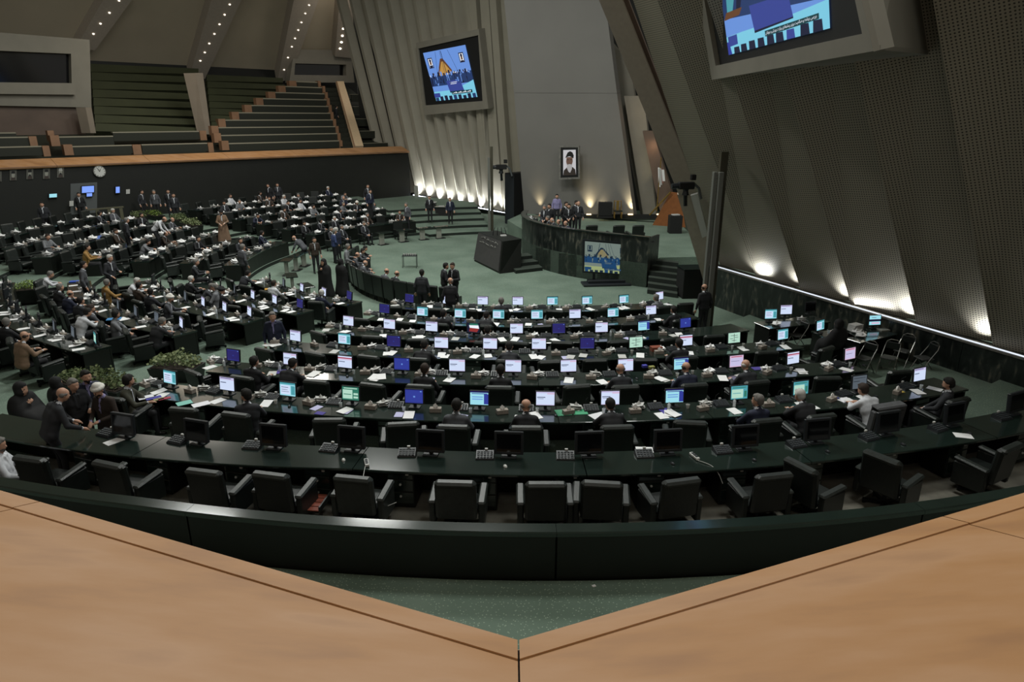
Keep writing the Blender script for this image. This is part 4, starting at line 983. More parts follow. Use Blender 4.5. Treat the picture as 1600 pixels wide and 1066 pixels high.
# armchairs of the middle block
for k in range(6):
    z = STEP * k; half = abs(SEAT[k][1] - SEAT[k][0]) * .52; plan = []
    for ph in SEAT[k]:
        ph += rg.uniform(-.4, .4); near = min(OCCPHI[k], key=lambda a: abs(a - ph)); oc = abs(near - ph) < half
        plan.append([near if oc else ph, 0. if oc else rg.uniform(-.35, .35), oc])
    gap = math.degrees(1.0 / (CEN[k](0) + .4))
    for _ in range(6):            # free chairs make room for the occupied ones
        for p, q in zip(plan[:-1], plan[1:]):
            d = p[0] - q[0]
            if d < gap:
                if not p[2]: p[0] += (gap - d) * (.5 if not q[2] else 1.)
                if not q[2]: q[0] -= (gap - d) * (.5 if not p[2] else 1.)
    for i, (ph, tw, oc) in enumerate(plan):
        if any(o and abs(ph - p2) < gap * .9 for p2, _, o in plan if p2 != ph) and not oc: continue
        chair(ph, min(CEN[k](ph) + (.46 if oc else .42 + rg.uniform(-.05, .1)), CEN[k + 1](ph) - DEPTH - .5), z, tw, ORDN[i] + ' black armchair from the planter aisle at ' + WHERE[k], 'armchairs at ' + WHERE[k])
CHL = {105: 'black armchair behind the balding man leaning at the bare desk', 205: 'black armchair along the parapet, facing the sheet of white paper', 335: 'black armchair along the parapet, behind the monitor with pale card', 432: 'black armchair along the parapet, beside the open red-slatted drawer',
       555: 'black armchair along the parapet, under the long hanging white cable', 712: 'black armchair with worn seat, where a lamp shines on the parapet cap', 853: 'black armchair along the parapet, squarely facing the bare desk', 945: 'black armchair along the parapet, close beside a squarely placed one',
       1058: 'black armchair along the parapet, below the slanted power strip', 1205: 'black armchair along the parapet, next to one turned sideways', 1290: 'black armchair along the parapet, turned sideways beside a square one', 1415: 'black armchair along the parapet, turned sideways below the jacket', 1560: 'black armchair at the parapet end, facing the single white sheet'}
TWA = {105: -.1, 205: .05, 335: .0, 432: .05, 555: .05, 712: 0., 853: 0., 945: .15, 1058: -.15, 1205: -.05, 1290: 1.25, 1415: 1.2, 1560: -.2}
for x, tw in TWA.items():
    ph = phi_on(x, 24.3, 1.9, 0)
    chair(ph, rowA(ph) + .40 + (.1 if x < 150 else 0.), STEP * 6, -tw, CHL[x], 'armchairs along the dark parapet', CHW if x in (712, 555) else CH)
# jackets hung over chair backs
def jacket(P, rz, m_, label):
    b = MB()
    b.box((0, -.39, .78), (.70, .03, .62), ch=.012, rx=.1); b.box((0, -.23, .86), (.70, .03, .44), ch=.012, rx=.1); b.box((0, -.325, 1.085), (.72, .2, .05), ch=.02, rx=.1)
    for s_ in (-1, 1): b.box((s_ * .365, -.31, .72), (.06, .12, .6), ch=.02, rx=.1)
    tag(ob('jacket', b.mesh('jacket', m_), None, P, rz), label, 'jacket')
mat('jacket_grey', '#4a4b4d', .9, var=.15, vscale=10)
ph = phi_on(1350, CEN[5](0) + .4, STEP * 5 + 1.1, 0); jacket(pol(ph, CEN[5](ph) + .46, STEP * 5), math.radians(-ph), 'jacket_grey', 'grey jacket draped over the chair behind man in white')
# papers and leads on the bare desk
def on_desk(px, py, k=6, zz=.752): return at_z(px, py, STEP * k + zz)
P = on_desk(178, 690); paper(P, -.6, 'the bare desk beside the standing group', 0)
P = on_desk(1505, 681); paper(P, .2, 'the bare desk at its unused right end', 3) if False else tag(ob('paper_sheet', SHEET[0], None, P, 1.3), 'single white sheet alone on the bare desk', 'paper')
P = on_desk(1007, 703); tag(ob('paper_sheet', SHEET[0], None, P, 1.5), 'white sheet tucked under a console on the bare desk', 'paper')
tag(ob('name_card', MB().box((0, 0, .09), (.07, .012, .18)).mesh('name_card', 'paper_grey'), None, on_desk(316, 691)), 'pale card leaning on a dark monitor of the bare desk', 'card')
def lead(name, px, end, label):
    a = on_desk(*px); e = empty(name, a)
    ob('socket_block', MB().box((0, 0, .025), (.07, .24, .045), .3, .008).mesh('sock', 'plastic_white'), e)
    for j in (-.06, 0, .06): ob('socket', MB().box((-.0 - j * .3, j, .05), (.045, .045, .01), .3).mesh('hole', 'plastic'), e)
    pts = [Vector((0, -.12, .02))] + [Vector(p) for p in end]
    ob('cable', MB().tube(cat(pts, 5), .005, 5).mesh('cable', 'plastic_white'), e)
    tag(e, label, 'power strip')
lead('power_strip', (573, 725), [(.03, -.42, .0), (.03, -.5, -.1), (.1, -.62, -.22), (.35, -.75, -.36), (.6, -.72, -.3)], 'white power strip with cable hanging behind an armchair')
lead('power_strip', (1085, 715), [(.2, -.3, .01), (.3, -.42, -.08), (.36, -.5, -.22)], 'white power strip lying slanted with a short hanging cable')
# open drawer showing red slats under the bare desk
e = empty('open_drawer', on_desk(492, 785, 6, .3)); e.rotation_euler = (0, 0, -.12)
for j in range(4): ob('slat', MB().box((0, -.2 + j * .13, 0), (.34, .11, .02), ch=.004).mesh('slat', mat('red_wood', '#7a3d2c', .5, var=.2, vscale=8) and 'red_wood'), e)
for x in (-.19, .19): ob('runner', MB().box((x, 0, .04), (.03, .56, .1), ch=.004).mesh('runner', 'leather'), e)
tag(e, 'open drawer with reddish slats under the bare desk', 'drawer')
# items that stand out on the desks
def colour_sheet(px, py, k, col, rz, w_, h_, label, cat_='paper', th=.006):
    nm = 'print_' + col.strip('#'); mat(nm, col, .7)
    tag(ob('leaflet' if th < .02 else 'folder', MB().box((0, 0, th / 2), (w_, h_, th)).mesh('leaflet', nm), None, on_desk(px, py, k), rz), label, cat_)
for a in ((228, 621, 5, '#dfe0e6', -.9, .2, .3, 'pale leaflet beside the blue and red ones on the second desk'), (240, 622, 5, '#3c3a9a', -.9, .14, .3, 'blue leaflet between pale and olive leaflets on the second desk'),
          (248, 624, 5, '#8a8458', -.9, .12, .2, 'olive leaflet between blue and red leaflets on the second desk'), (257, 623, 5, '#a83448', -.9, .1, .24, 'red leaflet beside the water glass on the second desk'),
          (288, 630, 5, '#7fc0b4', -.9, .22, .3, 'mint green folder beside the white sheet on the second desk'), (314, 632, 5, '#e4e4ea', -.9, .22, .34, 'white sheet beside the mint green folder on the second desk'),
          (500, 646, 5, '#3b2f86', -.3, .2, .14, 'purple booklet beside two tilted white sheets'), (880, 645, 5, '#3b8a66', .2, .3, .3, 'green newspaper page beside the seated man'), (906, 644, 5, '#3f9a70', .1, .3, .26, 'green folded newspaper on the second desk'),
          (935, 650, 5, '#d9d9dc', .5, .34, .26, 'printed newspaper held over the edge of the second desk'), (1040, 643, 5, '#3a2f8c', .3, .2, .3, 'purple leaflet between white sheets on the second desk'),
          (1302, 623, 5, '#31409c', .2, .26, .14, 'blue notebook beside the man in white shirt'), (1320, 625, 5, '#e5e5ea', .4, .3, .22, 'white sheet beside the blue notebook'), (440, 581, 4, '#4a3c90', .2, .22, .26, 'purple booklet lying on the third desk'),
          (1405, 613, 5, '#b8a04a', .3, .24, .1, 'yellow snack packet by the last lit monitor'), (1183, 576, 4, '#4a3f90', .2, .24, .2, 'purple book at the end of the third desk'), (1025, 548, 3, '#7a3d28', .2, .3, .2, 'brown leather bag on the fourth desk', 'bag', .12),
          (1007, 574, 4, '#3f3fa0', .3, .12, .1, 'small blue packet on the third desk', 'packet', .06), (1018, 576, 4, '#8a8a4a', .3, .14, .1, 'small olive packet on the third desk', 'packet', .06)):
    colour_sheet(*a)
# ================================================================== LEFT BLOCK across the planter aisle
S2N = ['open floor', 'second row from the open floor', 'third row from the open floor', 'fourth row from the open floor', 'fifth row from the open floor', 'outermost row']
S2S = {0: ['dim', 'lav', 'lav', 'purple'], 1: ['purple', 'lav', 'lav', 'dim'], 2: ['lav', 'lav', 'lav', 'dim'], 3: ['lav', 'dim', 'dim', 'dim'], 4: ['teal', 'dim', 'dim', 'off'], 5: ['dim', 'off', 'dim', 'off']}
S2S[0] = S2S[0][::-1]
S2SEAT = {}
for k in range(6):
    z = STEP * k; rf = S2[k]; p0 = 35.5; p1 = 66.5
    if k == 5: p0 = 41
    n = int((p1 - p0) * math.pi / 180 * rf(50) / 1.12); seats = [lerp(p0, p1, (i + .5) / n) for i in range(n)]; S2SEAT[k] = seats
    wh = 'the ' + ('innermost second third fourth fifth outermost'.split()[k]) + ' desk of the left block'
    desk(rf, p0, p1, z, seats, 'dark curved desk of left block across planter aisle, ' + ('row by the open floor' if not k else S2N[k]), True, 'curved desks of the left block')
    for i, ph in enumerate(seats):
        r = rf(ph); rz = math.radians(-ph)
        T = lambda off, dr, zz=.752: pol(ph + math.degrees(-off / r), r - dr, z + zz)
        kd = S2S[k][i] if i < 4 else rg.choice(['off', 'dim', 'off'])
        monitor(T(.28, .6), rz + rg.uniform(-.1, .1) - .15, kd, wh, False, -.12, ', ' + ORDN[i] + ' from planters,')
        console(T(-.1, .6), rz, wh, False, ORDN[i] + ' from the planter aisle ')
        tissue(T(-.42, .55), rz + rg.uniform(-.4, .4), wh, ORDN[i] + ' from the planter aisle ')
        if rg.random() < .7: pile(T(-.3, .4), rz + rg.uniform(-1, 1), wh, rg.random() < .3)
        for _ in range(rg.choice([1, 1, 2])): paper(T(rg.uniform(-.3, .3), rg.uniform(.16, .3), .752 + .006 * _), rz + rg.uniform(-.5, .5), wh, rg.choice([0, 0, 0, 1]))
        if rg.random() < .5: vessel(T(.05, .4), wh, rg.choice([0, 1, 2]))
        chair(ph, r + .5 + rg.uniform(-.05, .12), z, rg.uniform(-.5, .5), ORDN[i] + ' black armchair from the planter aisle at ' + wh, 'armchairs at ' + wh, CHW if rg.random() < .4 else CH)
for px, py, k, col, lab in ((118, 440, 3, '#2f4fb0', 'bright blue folder on the left block desk'), (178, 499, 3, '#3d7fb5', 'light blue booklet beside a white sheet in left block'), (422, 452, 1, '#b8892e', 'orange folder on the left block desk')):
    p = at_z(px, py, STEP * k + .76); nm = 'print_' + col.strip('#'); mat(nm, col, .7)
    tag(ob('folder', MB().box((0, 0, .01), (.4, .26, .02)).mesh('folder', nm), None, p, .3), lab, 'folder')
# ================================================================== FAR BLOCKS
ORD = ['second', 'third', 'fourth', 'fifth', 'sixth', 'seventh', 'outermost']
FSEAT = {}
for blk, (p0, p1, nm) in enumerate(((78, 105.5, 'far block by the gallery clock'), (116, 149, 'far block before the fluted wall'))):
    for k in range(7 - blk):
        z = STEP * (k + 1); R0 = S3R[k]; rf = const(R0)
        pa, pb = p0, p1 - (0 if blk else 0) - (k * .9 if blk else 0)
        if not blk and k >= 5: pa = 82 + (k - 5) * 4
        n = int((pb - pa) * math.pi / 180 * R0 / 1.04); seats = [lerp(pa, pb, (i + .5) / n) for i in range(n)]; FSEAT[(blk, k)] = seats
        wh = ORD[k] + ' row of the ' + nm
        desk(rf, pa, pb, z, seats, 'dark curved desk, ' + wh, False, 'curved desks of the ' + nm, 2.5)
        for i, ph in enumerate(seats):
            rz = math.radians(-ph); T = lambda off, dr, zz=.752: pol(ph + math.degrees(-off / R0), R0 - dr, z + zz)
            if rg.random() < .92: pile(T(-.1 + rg.uniform(-.08, .08), .42), rz + rg.uniform(-1, 1), wh, rg.random() < .2, rg.uniform(1.2, 1.6))
            if rg.random() < .45: tissue(T(-.38, .5), rz + rg.uniform(-.4, .4), wh)
            if rg.random() < .6: console(T(.3, .58), rz, wh)
            chair(ph, R0 + .5 + rg.uniform(-.05, .15), z, rg.uniform(-.45, .45), ORDN[i] + ' armchair from the ' + ('far planters, ' if blk else 'shrub aisle, ') + wh, 'armchairs at ' + wh, CHW if rg.random() < .5 else CH)
# small pedestal tables and guest chairs of the front row
PT = [('top', MB().box((0, 0, .74), (.95, .5, .05), ch=.01).mesh('ptop', 'lacquer'), (0, 0, 0), 0), ('pedestal', MB().box((.2, 0, .37), (.32, .12, .7), ch=.01).mesh('ppost', mat('post_stone', '#8d8f86', .6, var=.1) and 'post_stone'), (0, 0, 0), 0), ('foot', MB().box((.1, 0, .02), (.6, .4, .04), ch=.01).mesh('pfoot', 'black'), (0, 0, 0), 0)]
for px, py in ((448, 406), (463, 399), (476, 393), (600, 363), (632, 359), (664, 356), (690, 354), (455, 430), (478, 446)):
    P = at_z(px, py, .75); ph, r = phi_r(P)
    build('pedestal_table', PT, Vector((P.x, P.y, 0)), math.radians(-ph), 'small dark table on a pale pedestal along the open green floor', 'table', 'pedestal tables round the open floor')
for i in range(16):
    ph = 21 + i * 5.0
    chair(ph, 8.15, 0, rg.uniform(-.08, .08), ORDN[i] + ' high-backed black armchair of the floor ring counted from the trio', 'guest armchairs ringed on the green floor', CH4)
for i in range(9):
    ph = 118 + i * 4.0
    if i in (0, 1, 3, 6): chair(ph, 12.3, 0, rg.uniform(-.2, .2), 'high-backed black armchair behind the pedestal tables', 'guest armchairs behind the pedestal tables', CH4)
P = at_z(641, 418, 0); e = empty('tea_trolley', P)
ob('tray', MB().box((0, 0, .62), (.75, .4, .03), ch=.005).mesh('tray', 'metal_dark'), e)
for x in (-.35, .35):
    for y in (-.17, .17): ob('leg', MB().tube([(x, y, 0), (x, y, .62)], .015).mesh('tleg', 'metal_dark'), e)
tag(e, 'small thin-legged tray table holding white cups on green floor', 'table')
for k in range(6): tag(ob('paper_cup', CUP, None, P + Vector((-.28 + k * .11, .05 * (k % 2), .636))), 'white cup on the small tray table', 'cup', 'cups on the tray table')
# ================================================================== PEOPLE: one continuous skin per figure, grown from a distance field
def snets(vol, mv, org, h):
    s = vol < 0; nx, ny, nz = vol.shape
    cnt = np.zeros((nx - 1, ny - 1, nz - 1), np.int8)
    for dx in (0, 1):
        for dy in (0, 1):
            for dz in (0, 1): cnt += s[dx:nx - 1 + dx, dy:ny - 1 + dy, dz:nz - 1 + dz]
    act = np.argwhere((cnt > 0) & (cnt < 8)); idx = -np.ones(cnt.shape, np.int32); idx[tuple(act.T)] = np.arange(len(act))
    C = [(0, 0, 0), (1, 0, 0), (0, 1, 0), (1, 1, 0), (0, 0, 1), (1, 0, 1), (0, 1, 1), (1, 1, 1)]
    V = np.stack([vol[act[:, 0] + c[0], act[:, 1] + c[1], act[:, 2] + c[2]] for c in C], 1)
    acc = np.zeros((len(act), 3)); w_ = np.zeros(len(act))
    for a, b in ((0, 1), (2, 3), (4, 5), (6, 7), (0, 2), (1, 3), (4, 6), (5, 7), (0, 4), (1, 5), (2, 6), (3, 7)):
        va, vb = V[:, a], V[:, b]; m_ = (va < 0) != (vb < 0); t = np.where(m_, va / np.where(m_, va - vb, 1), 0)
        ca, cb = np.array(C[a], float), np.array(C[b], float); acc += np.where(m_[:, None], ca + (cb - ca) * t[:, None], 0); w_ += m_
    P = (act + acc / w_[:, None]) * h + org; Fs = []
    for ax in range(3):
        o1, o2 = (ax + 1) % 3, (ax + 2) % 3
        sl0 = [slice(None)] * 3; sl1 = [slice(None)] * 3; sl0[ax] = slice(0, -1); sl1[ax] = slice(1, None)
        A, B = s[tuple(sl0)], s[tuple(sl1)]; e = np.argwhere(A != B); sg = A[tuple(e.T)]
        ok = (e[:, o1] > 0) & (e[:, o2] > 0) & (e[:, o1] < vol.shape[o1] - 1) & (e[:, o2] < vol.shape[o2] - 1); e, sg = e[ok], sg[ok]
        q = []
        for d1, d2 in ((-1, -1), (0, -1), (0, 0), (-1, 0)):
            c = e.copy(); c[:, o1] += d1; c[:, o2] += d2; q.append(idx[tuple(c.T)])
        q = np.stack(q, 1); q[~sg] = q[~sg][:, ::-1]; Fs.append(q)
    Fs = np.concatenate(Fs); c0 = act[Fs[:, 0]]
    return P, Fs, mv[c0[:, 0], c0[:, 1], c0[:, 2]]
def field(prims, h=.017, k=.03):
    pts = np.array([p[i] for p in prims for i in (0, 1)]); rm = np.array([max(p[2], p[3]) for p in prims for _ in (0, 1)])[:, None]
    lo = (pts - rm).min(0) - .06; hi = (pts + rm).max(0) + .06; n = np.ceil((hi - lo) / h).astype(int) + 1
    vol = np.full(n, .3); best = np.full(n, .3); mv = np.zeros(n, np.int8)
    for a, b, r0, r1, m_ in prims:
        a, b = np.array(a, float), np.array(b, float); mg = max(r0, r1) + .09
        i0 = np.maximum(((np.minimum(a, b) - mg - lo) / h).astype(int), 0); i1 = np.minimum(((np.maximum(a, b) + mg - lo) / h).astype(int) + 2, n)
        ax = [lo[i] + h * np.arange(i0[i], i1[i]) for i in range(3)]; X, Y, Z = np.meshgrid(*ax, indexing='ij')
        d = b - a; L = max(d @ d, 1e-9); t = np.clip(((X - a[0]) * d[0] + (Y - a[1]) * d[1] + (Z - a[2]) * d[2]) / L, 0, 1)
        D = np.sqrt((X - a[0] - t * d[0]) ** 2 + (Y - a[1] - t * d[1]) ** 2 + (Z - a[2] - t * d[2]) ** 2) - (r0 + (r1 - r0) * t)
        sl = tuple(slice(i0[i], i1[i]) for i in range(3)); v = vol[sl]; kk = k if max(r0, r1) > .045 else .008
        hh = np.maximum(kk - np.abs(v - D), 0) / kk; vol[sl] = np.minimum(v, D) - hh * hh * kk * .25
        bs = best[sl]; m2 = D < bs; mv[sl] = np.where(m2, m_, mv[sl]); best[sl] = np.where(m2, D, bs)
    return vol, mv, lo, h
BODYSLOTS = ['skin', 'suit', 'trousers', 'shirt', 'shoe', 'hair_c']
mat('skin', '#b98f78', .6, var=.06, vscale=12); mat('suit', '#1b1d22', .8, var=.15, vscale=14); mat('trousers', '#17181c', .8); mat('shirt', '#cfd3da', .8); mat('shoe', '#0d0d0d', .4); mat('hair_c', '#1a1715', .8)
def sdf_mesh(name, prims, slots, h=.017, k=.03):
    P, Fs, mi = snets(*field(prims, h, k)); me = bpy.data.meshes.new(name); me.from_pydata(P.tolist(), [], Fs.tolist())
    for s_ in slots: me.materials.append(MATS[s_])
    me.polygons.foreach_set('material_index', mi.astype(np.int32)); me.polygons.foreach_set('use_smooth', [True] * len(me.polygons)); me.update(); return me
def hand(w_, dirv, up, m_=0):
    w_, d, u = Vector(w_), Vector(dirv).normalized(), Vector(up).normalized(); s_ = d.cross(u).normalized(); out = []
    out.append((w_, w_ + d * .075, .027, .034, m_))
    for j, (x, L) in enumerate(((-.03, .055), (-.01, .068), (.01, .064), (.03, .048))):
        a = w_ + d * .08 + s_ * x; b = a + d * L * .6; c = b + d * L * .4 - u * .022; out += [(a, b, .0115, .0105, m_), (b, c, .0105, .009, m_)]
    a = w_ + d * .03 + s_ * -.03; b = a + d * .035 - s_ * .03; out += [(a, b, .014, .012, m_), (b, b + d * .03, .012, .010, m_)]
    return out
def head_prims(c, yaw=0., nod=0., beard=0, m_=0):
    cy, sy, cn, sn_ = math.cos(yaw), math.sin(yaw), math.cos(nod), math.sin(nod); c = Vector(c)
    def L(x, y, z):
        y, z = y * cn + z * sn_, -y * sn_ + z * cn
        return c + Vector((x * cy - y * sy, x * sy + y * cy, z))
    p = [(L(0, -.015, .03), L(0, .01, .02), .092, .085, m_), (L(0, .03, -.05), L(0, .035, -.075), .066, .05, m_), (L(-.03, .03, -.045), L(.03, .03, -.045), .052, .052, m_),
         (L(0, .085, .0), L(0, .108, -.028), .012, .017, m_), (L(-.022, .096, -.062), L(.022, .096, -.062), .010, .010, 0),
         (L(-.042, .077, .030), L(-.018, .084, .030), .006, .006, 5), (L(.042, .077, .030), L(.018, .084, .030), .006, .006, 5), (L(-.032, .083, .010), L(-.03, .084, .010), .007, .007, 5), (L(.032, .083, .010), L(.03, .084, .010), .007, .007, 5)]
    for s_ in (-1, 1): p.append((L(s_ * .09, -.01, -.0), L(s_ * .093, -.015, -.03), .019, .013, m_))
    if beard: p += [(L(-.05, .05, -.078), L(.05, .05, -.078), .026, .026, 5), (L(0, .076, -.095), L(0, .075, -.1 - .02 * beard), .028, .02, 5), (L(-.03, .097, -.047), L(.03, .097, -.047), .007, .007, 5)]
    return p, L
def figure(pel, lean, yaw, el, wr, kn, an, head=(0, .03, 0), nod=.1, beard=0, tie=True, sleeve=1, robe=0):
    """joints in metres, facing +Y; el/wr/kn/an: (left,right)"""
    pel = Vector(pel); up = Vector((0, math.sin(lean), math.cos(lean))); fw = Vector((0, math.cos(lean), -math.sin(lean)))
    ch = pel + up * .30; sh = pel + up * .47; nk = pel + up * .56 + fw * .02; hd = nk + up * .155 + fw * .03 + Vector(head)
    X = Vector((1, 0, 0)); p = []
    p += [(pel - X * .085, pel + X * .085, .118, .118, 1), (pel - X * .08 + up * .14, pel + X * .08 + up * .14, .105, .105, 1), (ch - X * .10, ch + X * .10, .122, .122, 1), (sh - X * .13, sh + X * .13, .085, .085, 1),
          (sh + up * .03, nk, .075, .055, 1), (nk - up * .03, hd - up * .05, .052, .05, 0)]
    p += [(pel - X * .075 + up * (.03 + .09 * j), pel + X * .075 + up * (.03 + .09 * j), .116, .116, 1) for j in range(4)] + [(ch - X * .11 + up * .08, ch + X * .11 + up * .08, .11, .11, 1)]
    p += [(sh + fw * .085 + up * .03, ch + fw * .128 - up * .08, .03, .012, 3), (nk - up * .015 - X * .03, nk - up * .015 + X * .03, .052, .052, 3)]
    if tie: p += [(sh + fw * .10 - X * .05 + up * .02, ch + fw * .125 - X * .02 - up * .1, .022, .014, 1), (sh + fw * .10 + X * .05 + up * .02, ch + fw * .125 + X * .02 - up * .1, .022, .014, 1)]
    for i, s_ in enumerate((-1, 1)):
        S = sh + X * s_ * .175; E, Wr = Vector(el[i]), Vector(wr[i]); d = (Wr - E).normalized()
        p += [(S, E, .068, .052, 1), (E, Wr - d * .05, .052, .04, 1 if sleeve else 0), (Wr - d * .06, Wr - d * .02, .034, .032, 3), (Wr - d * .02, Wr, .028, .026, 0)] + hand(Wr, d + Vector((0, .1, -.15)), Vector((0, -.25, 1)))
        Hp = pel + X * s_ * .09 - up * .02; K, A = Vector(kn[i]), Vector(an[i])
        if not robe:
            p += [(Hp, K, .095, .066, 2), (K, A, .062, .044, 2), (A + Vector((0, -.03, -.035)), A + Vector((0, .14, -.045)), .04, .034, 4)]
        else: p += [(A + Vector((0, -.03, -.035)), A + Vector((0, .14, -.045)), .04, .034, 4)]
    if robe == 1:      # long standing robe
        for t in range(12):
            z = pel.z * (1 - t / 12.6); p.append((Vector((-.1 - .006 * t, pel.y, z)), Vector((.1 + .006 * t, pel.y, z)), .125 + .005 * t, .125 + .005 * t, 1))
    if robe == 2:
        for K, A in zip(kn, an): p += [(pel, K, .13, .11, 1), (K, A, .11, .1, 1)]
    hp, L = head_prims(hd, yaw, nod, beard); return p + hp, L
def hair_mesh(L, kind):
    if kind == 'hair':
        pr = [(L(0, -.035, .048), L(0, .0, .066), .092, .078, 0), (L(0, -.05, -.02), L(0, -.045, .02), .078, .086, 0), (L(-.074, -.015, .02), L(-.066, .02, .06), .03, .028, 0), (L(.074, -.015, .02), L(.066, .02, .06), .03, .028, 0), (L(-.04, .05, .1), L(.03, .055, .1), .025, .022, 0)]
        sl = ['hair_c']
    elif kind == 'bald':
        pr = [(L(-.06, -.04, .0), L(.06, -.04, .0), .048, .048, 0), (L(-.075, -.02, .005), L(-.078, .02, .02), .03, .024, 0), (L(.075, -.02, .005), L(.078, .02, .02), .03, .024, 0)]; sl = ['hair_c']
    else:
        pr = [(L(0, -.02, .06), L(0, .0, .085), .105, .09, 0)]
        for j in range(14):
            a = 2 * math.pi * j / 14; b = 2 * math.pi * (j + 1) / 14
            pr.append((L(.085 * math.cos(a), -.01 + .095 * math.sin(a), .055), L(.085 * math.cos(b), -.01 + .095 * math.sin(b), .055), .042, .042, 0))
        sl = ['turban_c']
    return sdf_mesh('hair_' + kind, pr, sl, .014, .02)
mat('turban_c', '#e2ded6', .8)
PROTO = {}
def proto(name, hair, **kw):
    p, L = figure(**kw); PROTO[name] = (sdf_mesh('body_' + name, p, BODYSLOTS), hair_mesh(L, hair), {'hair': 'hair', 'bald': 'hair', 'turban': 'turban'}[hair])
D_ = dict(kn=((-.1, .02, .5), (.1, .02, .5)), an=((-.11, 0, .085), (.11, 0, .085)))
STD = dict(pel=(0, 0, .96), lean=.03, yaw=0, el=((-.27, -.03, 1.14), (.27, -.03, 1.14)), wr=((-.27, .06, .89), (.27, .06, .89)), **D_)
SIT_L = dict(kn=((-.12, .42, .52), (.12, .42, .52)), an=((-.13, .44, .085), (.13, .44, .085)))
SITD = dict(pel=(0, -.06, .54), lean=.12, yaw=0, el=((-.27, .14, .78), (.27, .14, .78)), wr=((-.16, .4, .80), (.16, .4, .80)), **SIT_L)
proto('stand', 'hair', **STD); proto('stand_bald', 'bald', **STD); proto('stand_beard', 'hair', **dict(STD, beard=2, yaw=.25))
proto('clasp', 'hair', **dict(STD, wr=((-.06, .2, 1.0), (.06, .21, .98)), el=((-.28, .02, 1.16), (.28, .02, 1.16)), beard=1))
proto('talk', 'hair', **dict(STD, wr=((-.14, .3, 1.15), (.2, .26, 1.02)), el=((-.27, .05, 1.14), (.28, .03, 1.14)), yaw=.2, nod=.2))
proto('bend', 'bald', **dict(STD, pel=(0, -.12, .94), lean=.75, nod=.3, el=((-.27, .3, 1.0), (.27, .3, 1.0)), wr=((-.2, .45, .80), (.2, .45, .80))))
proto('lean', 'bald', **dict(STD, pel=(0, -.1, .95), lean=.38, nod=.25, el=((-.29, .12, 1.1), (.29, .12, 1.1)), wr=((-.2, .38, .98), (.22, .36, .95))))
proto('sit', 'hair', **SITD); proto('sit_bald', 'bald', **dict(SITD, lean=.18, nod=.3)); proto('sit_turn', 'hair', **dict(SITD, lean=.02, yaw=.7, beard=1, wr=((-.1, .3, .62), (.2, .38, .80))))
proto('sit_lean', 'hair', **dict(SITD, lean=.45, nod=.35, wr=((-.1, .5, .80), (.12, .5, .80)), el=((-.28, .3, .8), (.28, .3, .8))))
proto('sit_back', 'hair', **dict(SITD, lean=-.14, nod=.25, wr=((-.06, .26, .62), (.06, .26, .6)), el=((-.27, .02, .76), (.27, .02, .76)), beard=1))
proto('cleric', 'turban', **dict(STD, robe=1, beard=2, wr=((-.1, .3, 1.1), (.12, .3, 1.05)), el=((-.28, .05, 1.15), (.28, .05, 1.15)), nod=.25, tie=False))
proto('cleric_sit', 'turban', **dict(SITD, robe=2, beard=2, tie=False))
# women in chadors: the cloth is part of the figure's one surface
mat('chador', '#0c0c0e', .85)
def chador(name, sit=False):
    hz = 1.5 if not sit else 1.12; c = Vector((0, .04, hz)); hp, L = head_prims(c, .3, .15); p = list(hp)
    p += [(L(0, -.035, .045), L(0, -.03, .0), .118, .115, 1), (L(-.07, -.0, -.06), L(.07, -.0, -.06), .075, .075, 1), (L(0, .03, .095), L(0, -.02, .1), .055, .07, 1)]
    top = hz - .2
    if not sit: rings = [(top, .15, .10, 0), (top - .12, .17, .12, 0), (1.0, .15, .15, .03), (.7, .14, .17, .03), (.35, .15, .2, .02), (.1, .17, .22, .0)]
    else: rings = [(top, .15, .10, 0), (top - .14, .18, .12, 0), (.66, .16, .16, .06), (.52, .14, .18, .15), (.5, .13, .16, .35), (.25, .14, .15, .4), (.1, .15, .15, .4)]
    R2 = []
    for A_, B_ in zip(rings[:-1], rings[1:]): R2 += [tuple(lerp(a, b, t / 5) for a, b in zip(A_, B_)) for t in range(5)]
    for z, w_, r, y in R2 + rings[-1:]: p.append((Vector((-w_, y, z)), Vector((w_, y, z)), r, r, 1))
    p += [(Vector((.17, .02, top)), Vector((.2, .12, top - .22)), .08, .06, 1), (Vector((.2, .12, top - .22)), Vector((.05, .19, top - .1)), .055, .04, 1)] + hand((.05, .19, top - .1), (-.7, .2, .5), (0, 1, .2))
    PROTO[name] = (sdf_mesh('body_' + name, p, ['skin', 'chador', 'trousers', 'shirt', 'shoe', 'hair_c'], .018, .06), None, None)
chador('chador'); chador('chador_sit', True)
CLR = {'black': '#16171b', 'charcoal': '#25272c', 'navy': '#1a2036', 'grey': '#4a4c51', 'brown': '#33281f', 'lightgrey': '#74767a', 'white': '#c6c8cd', 'ochre': '#94713c', 'lilac': '#8580a8', 'blue': '#2c3a63', 'tan': '#7c6450', 'olive': '#38382c', 'robe_brown': '#2c211b'}
HAIRC = {'dark': '#15120f', 'grey': '#6d6a66', 'white': '#b8b6b1', 'brown': '#2c2019'}
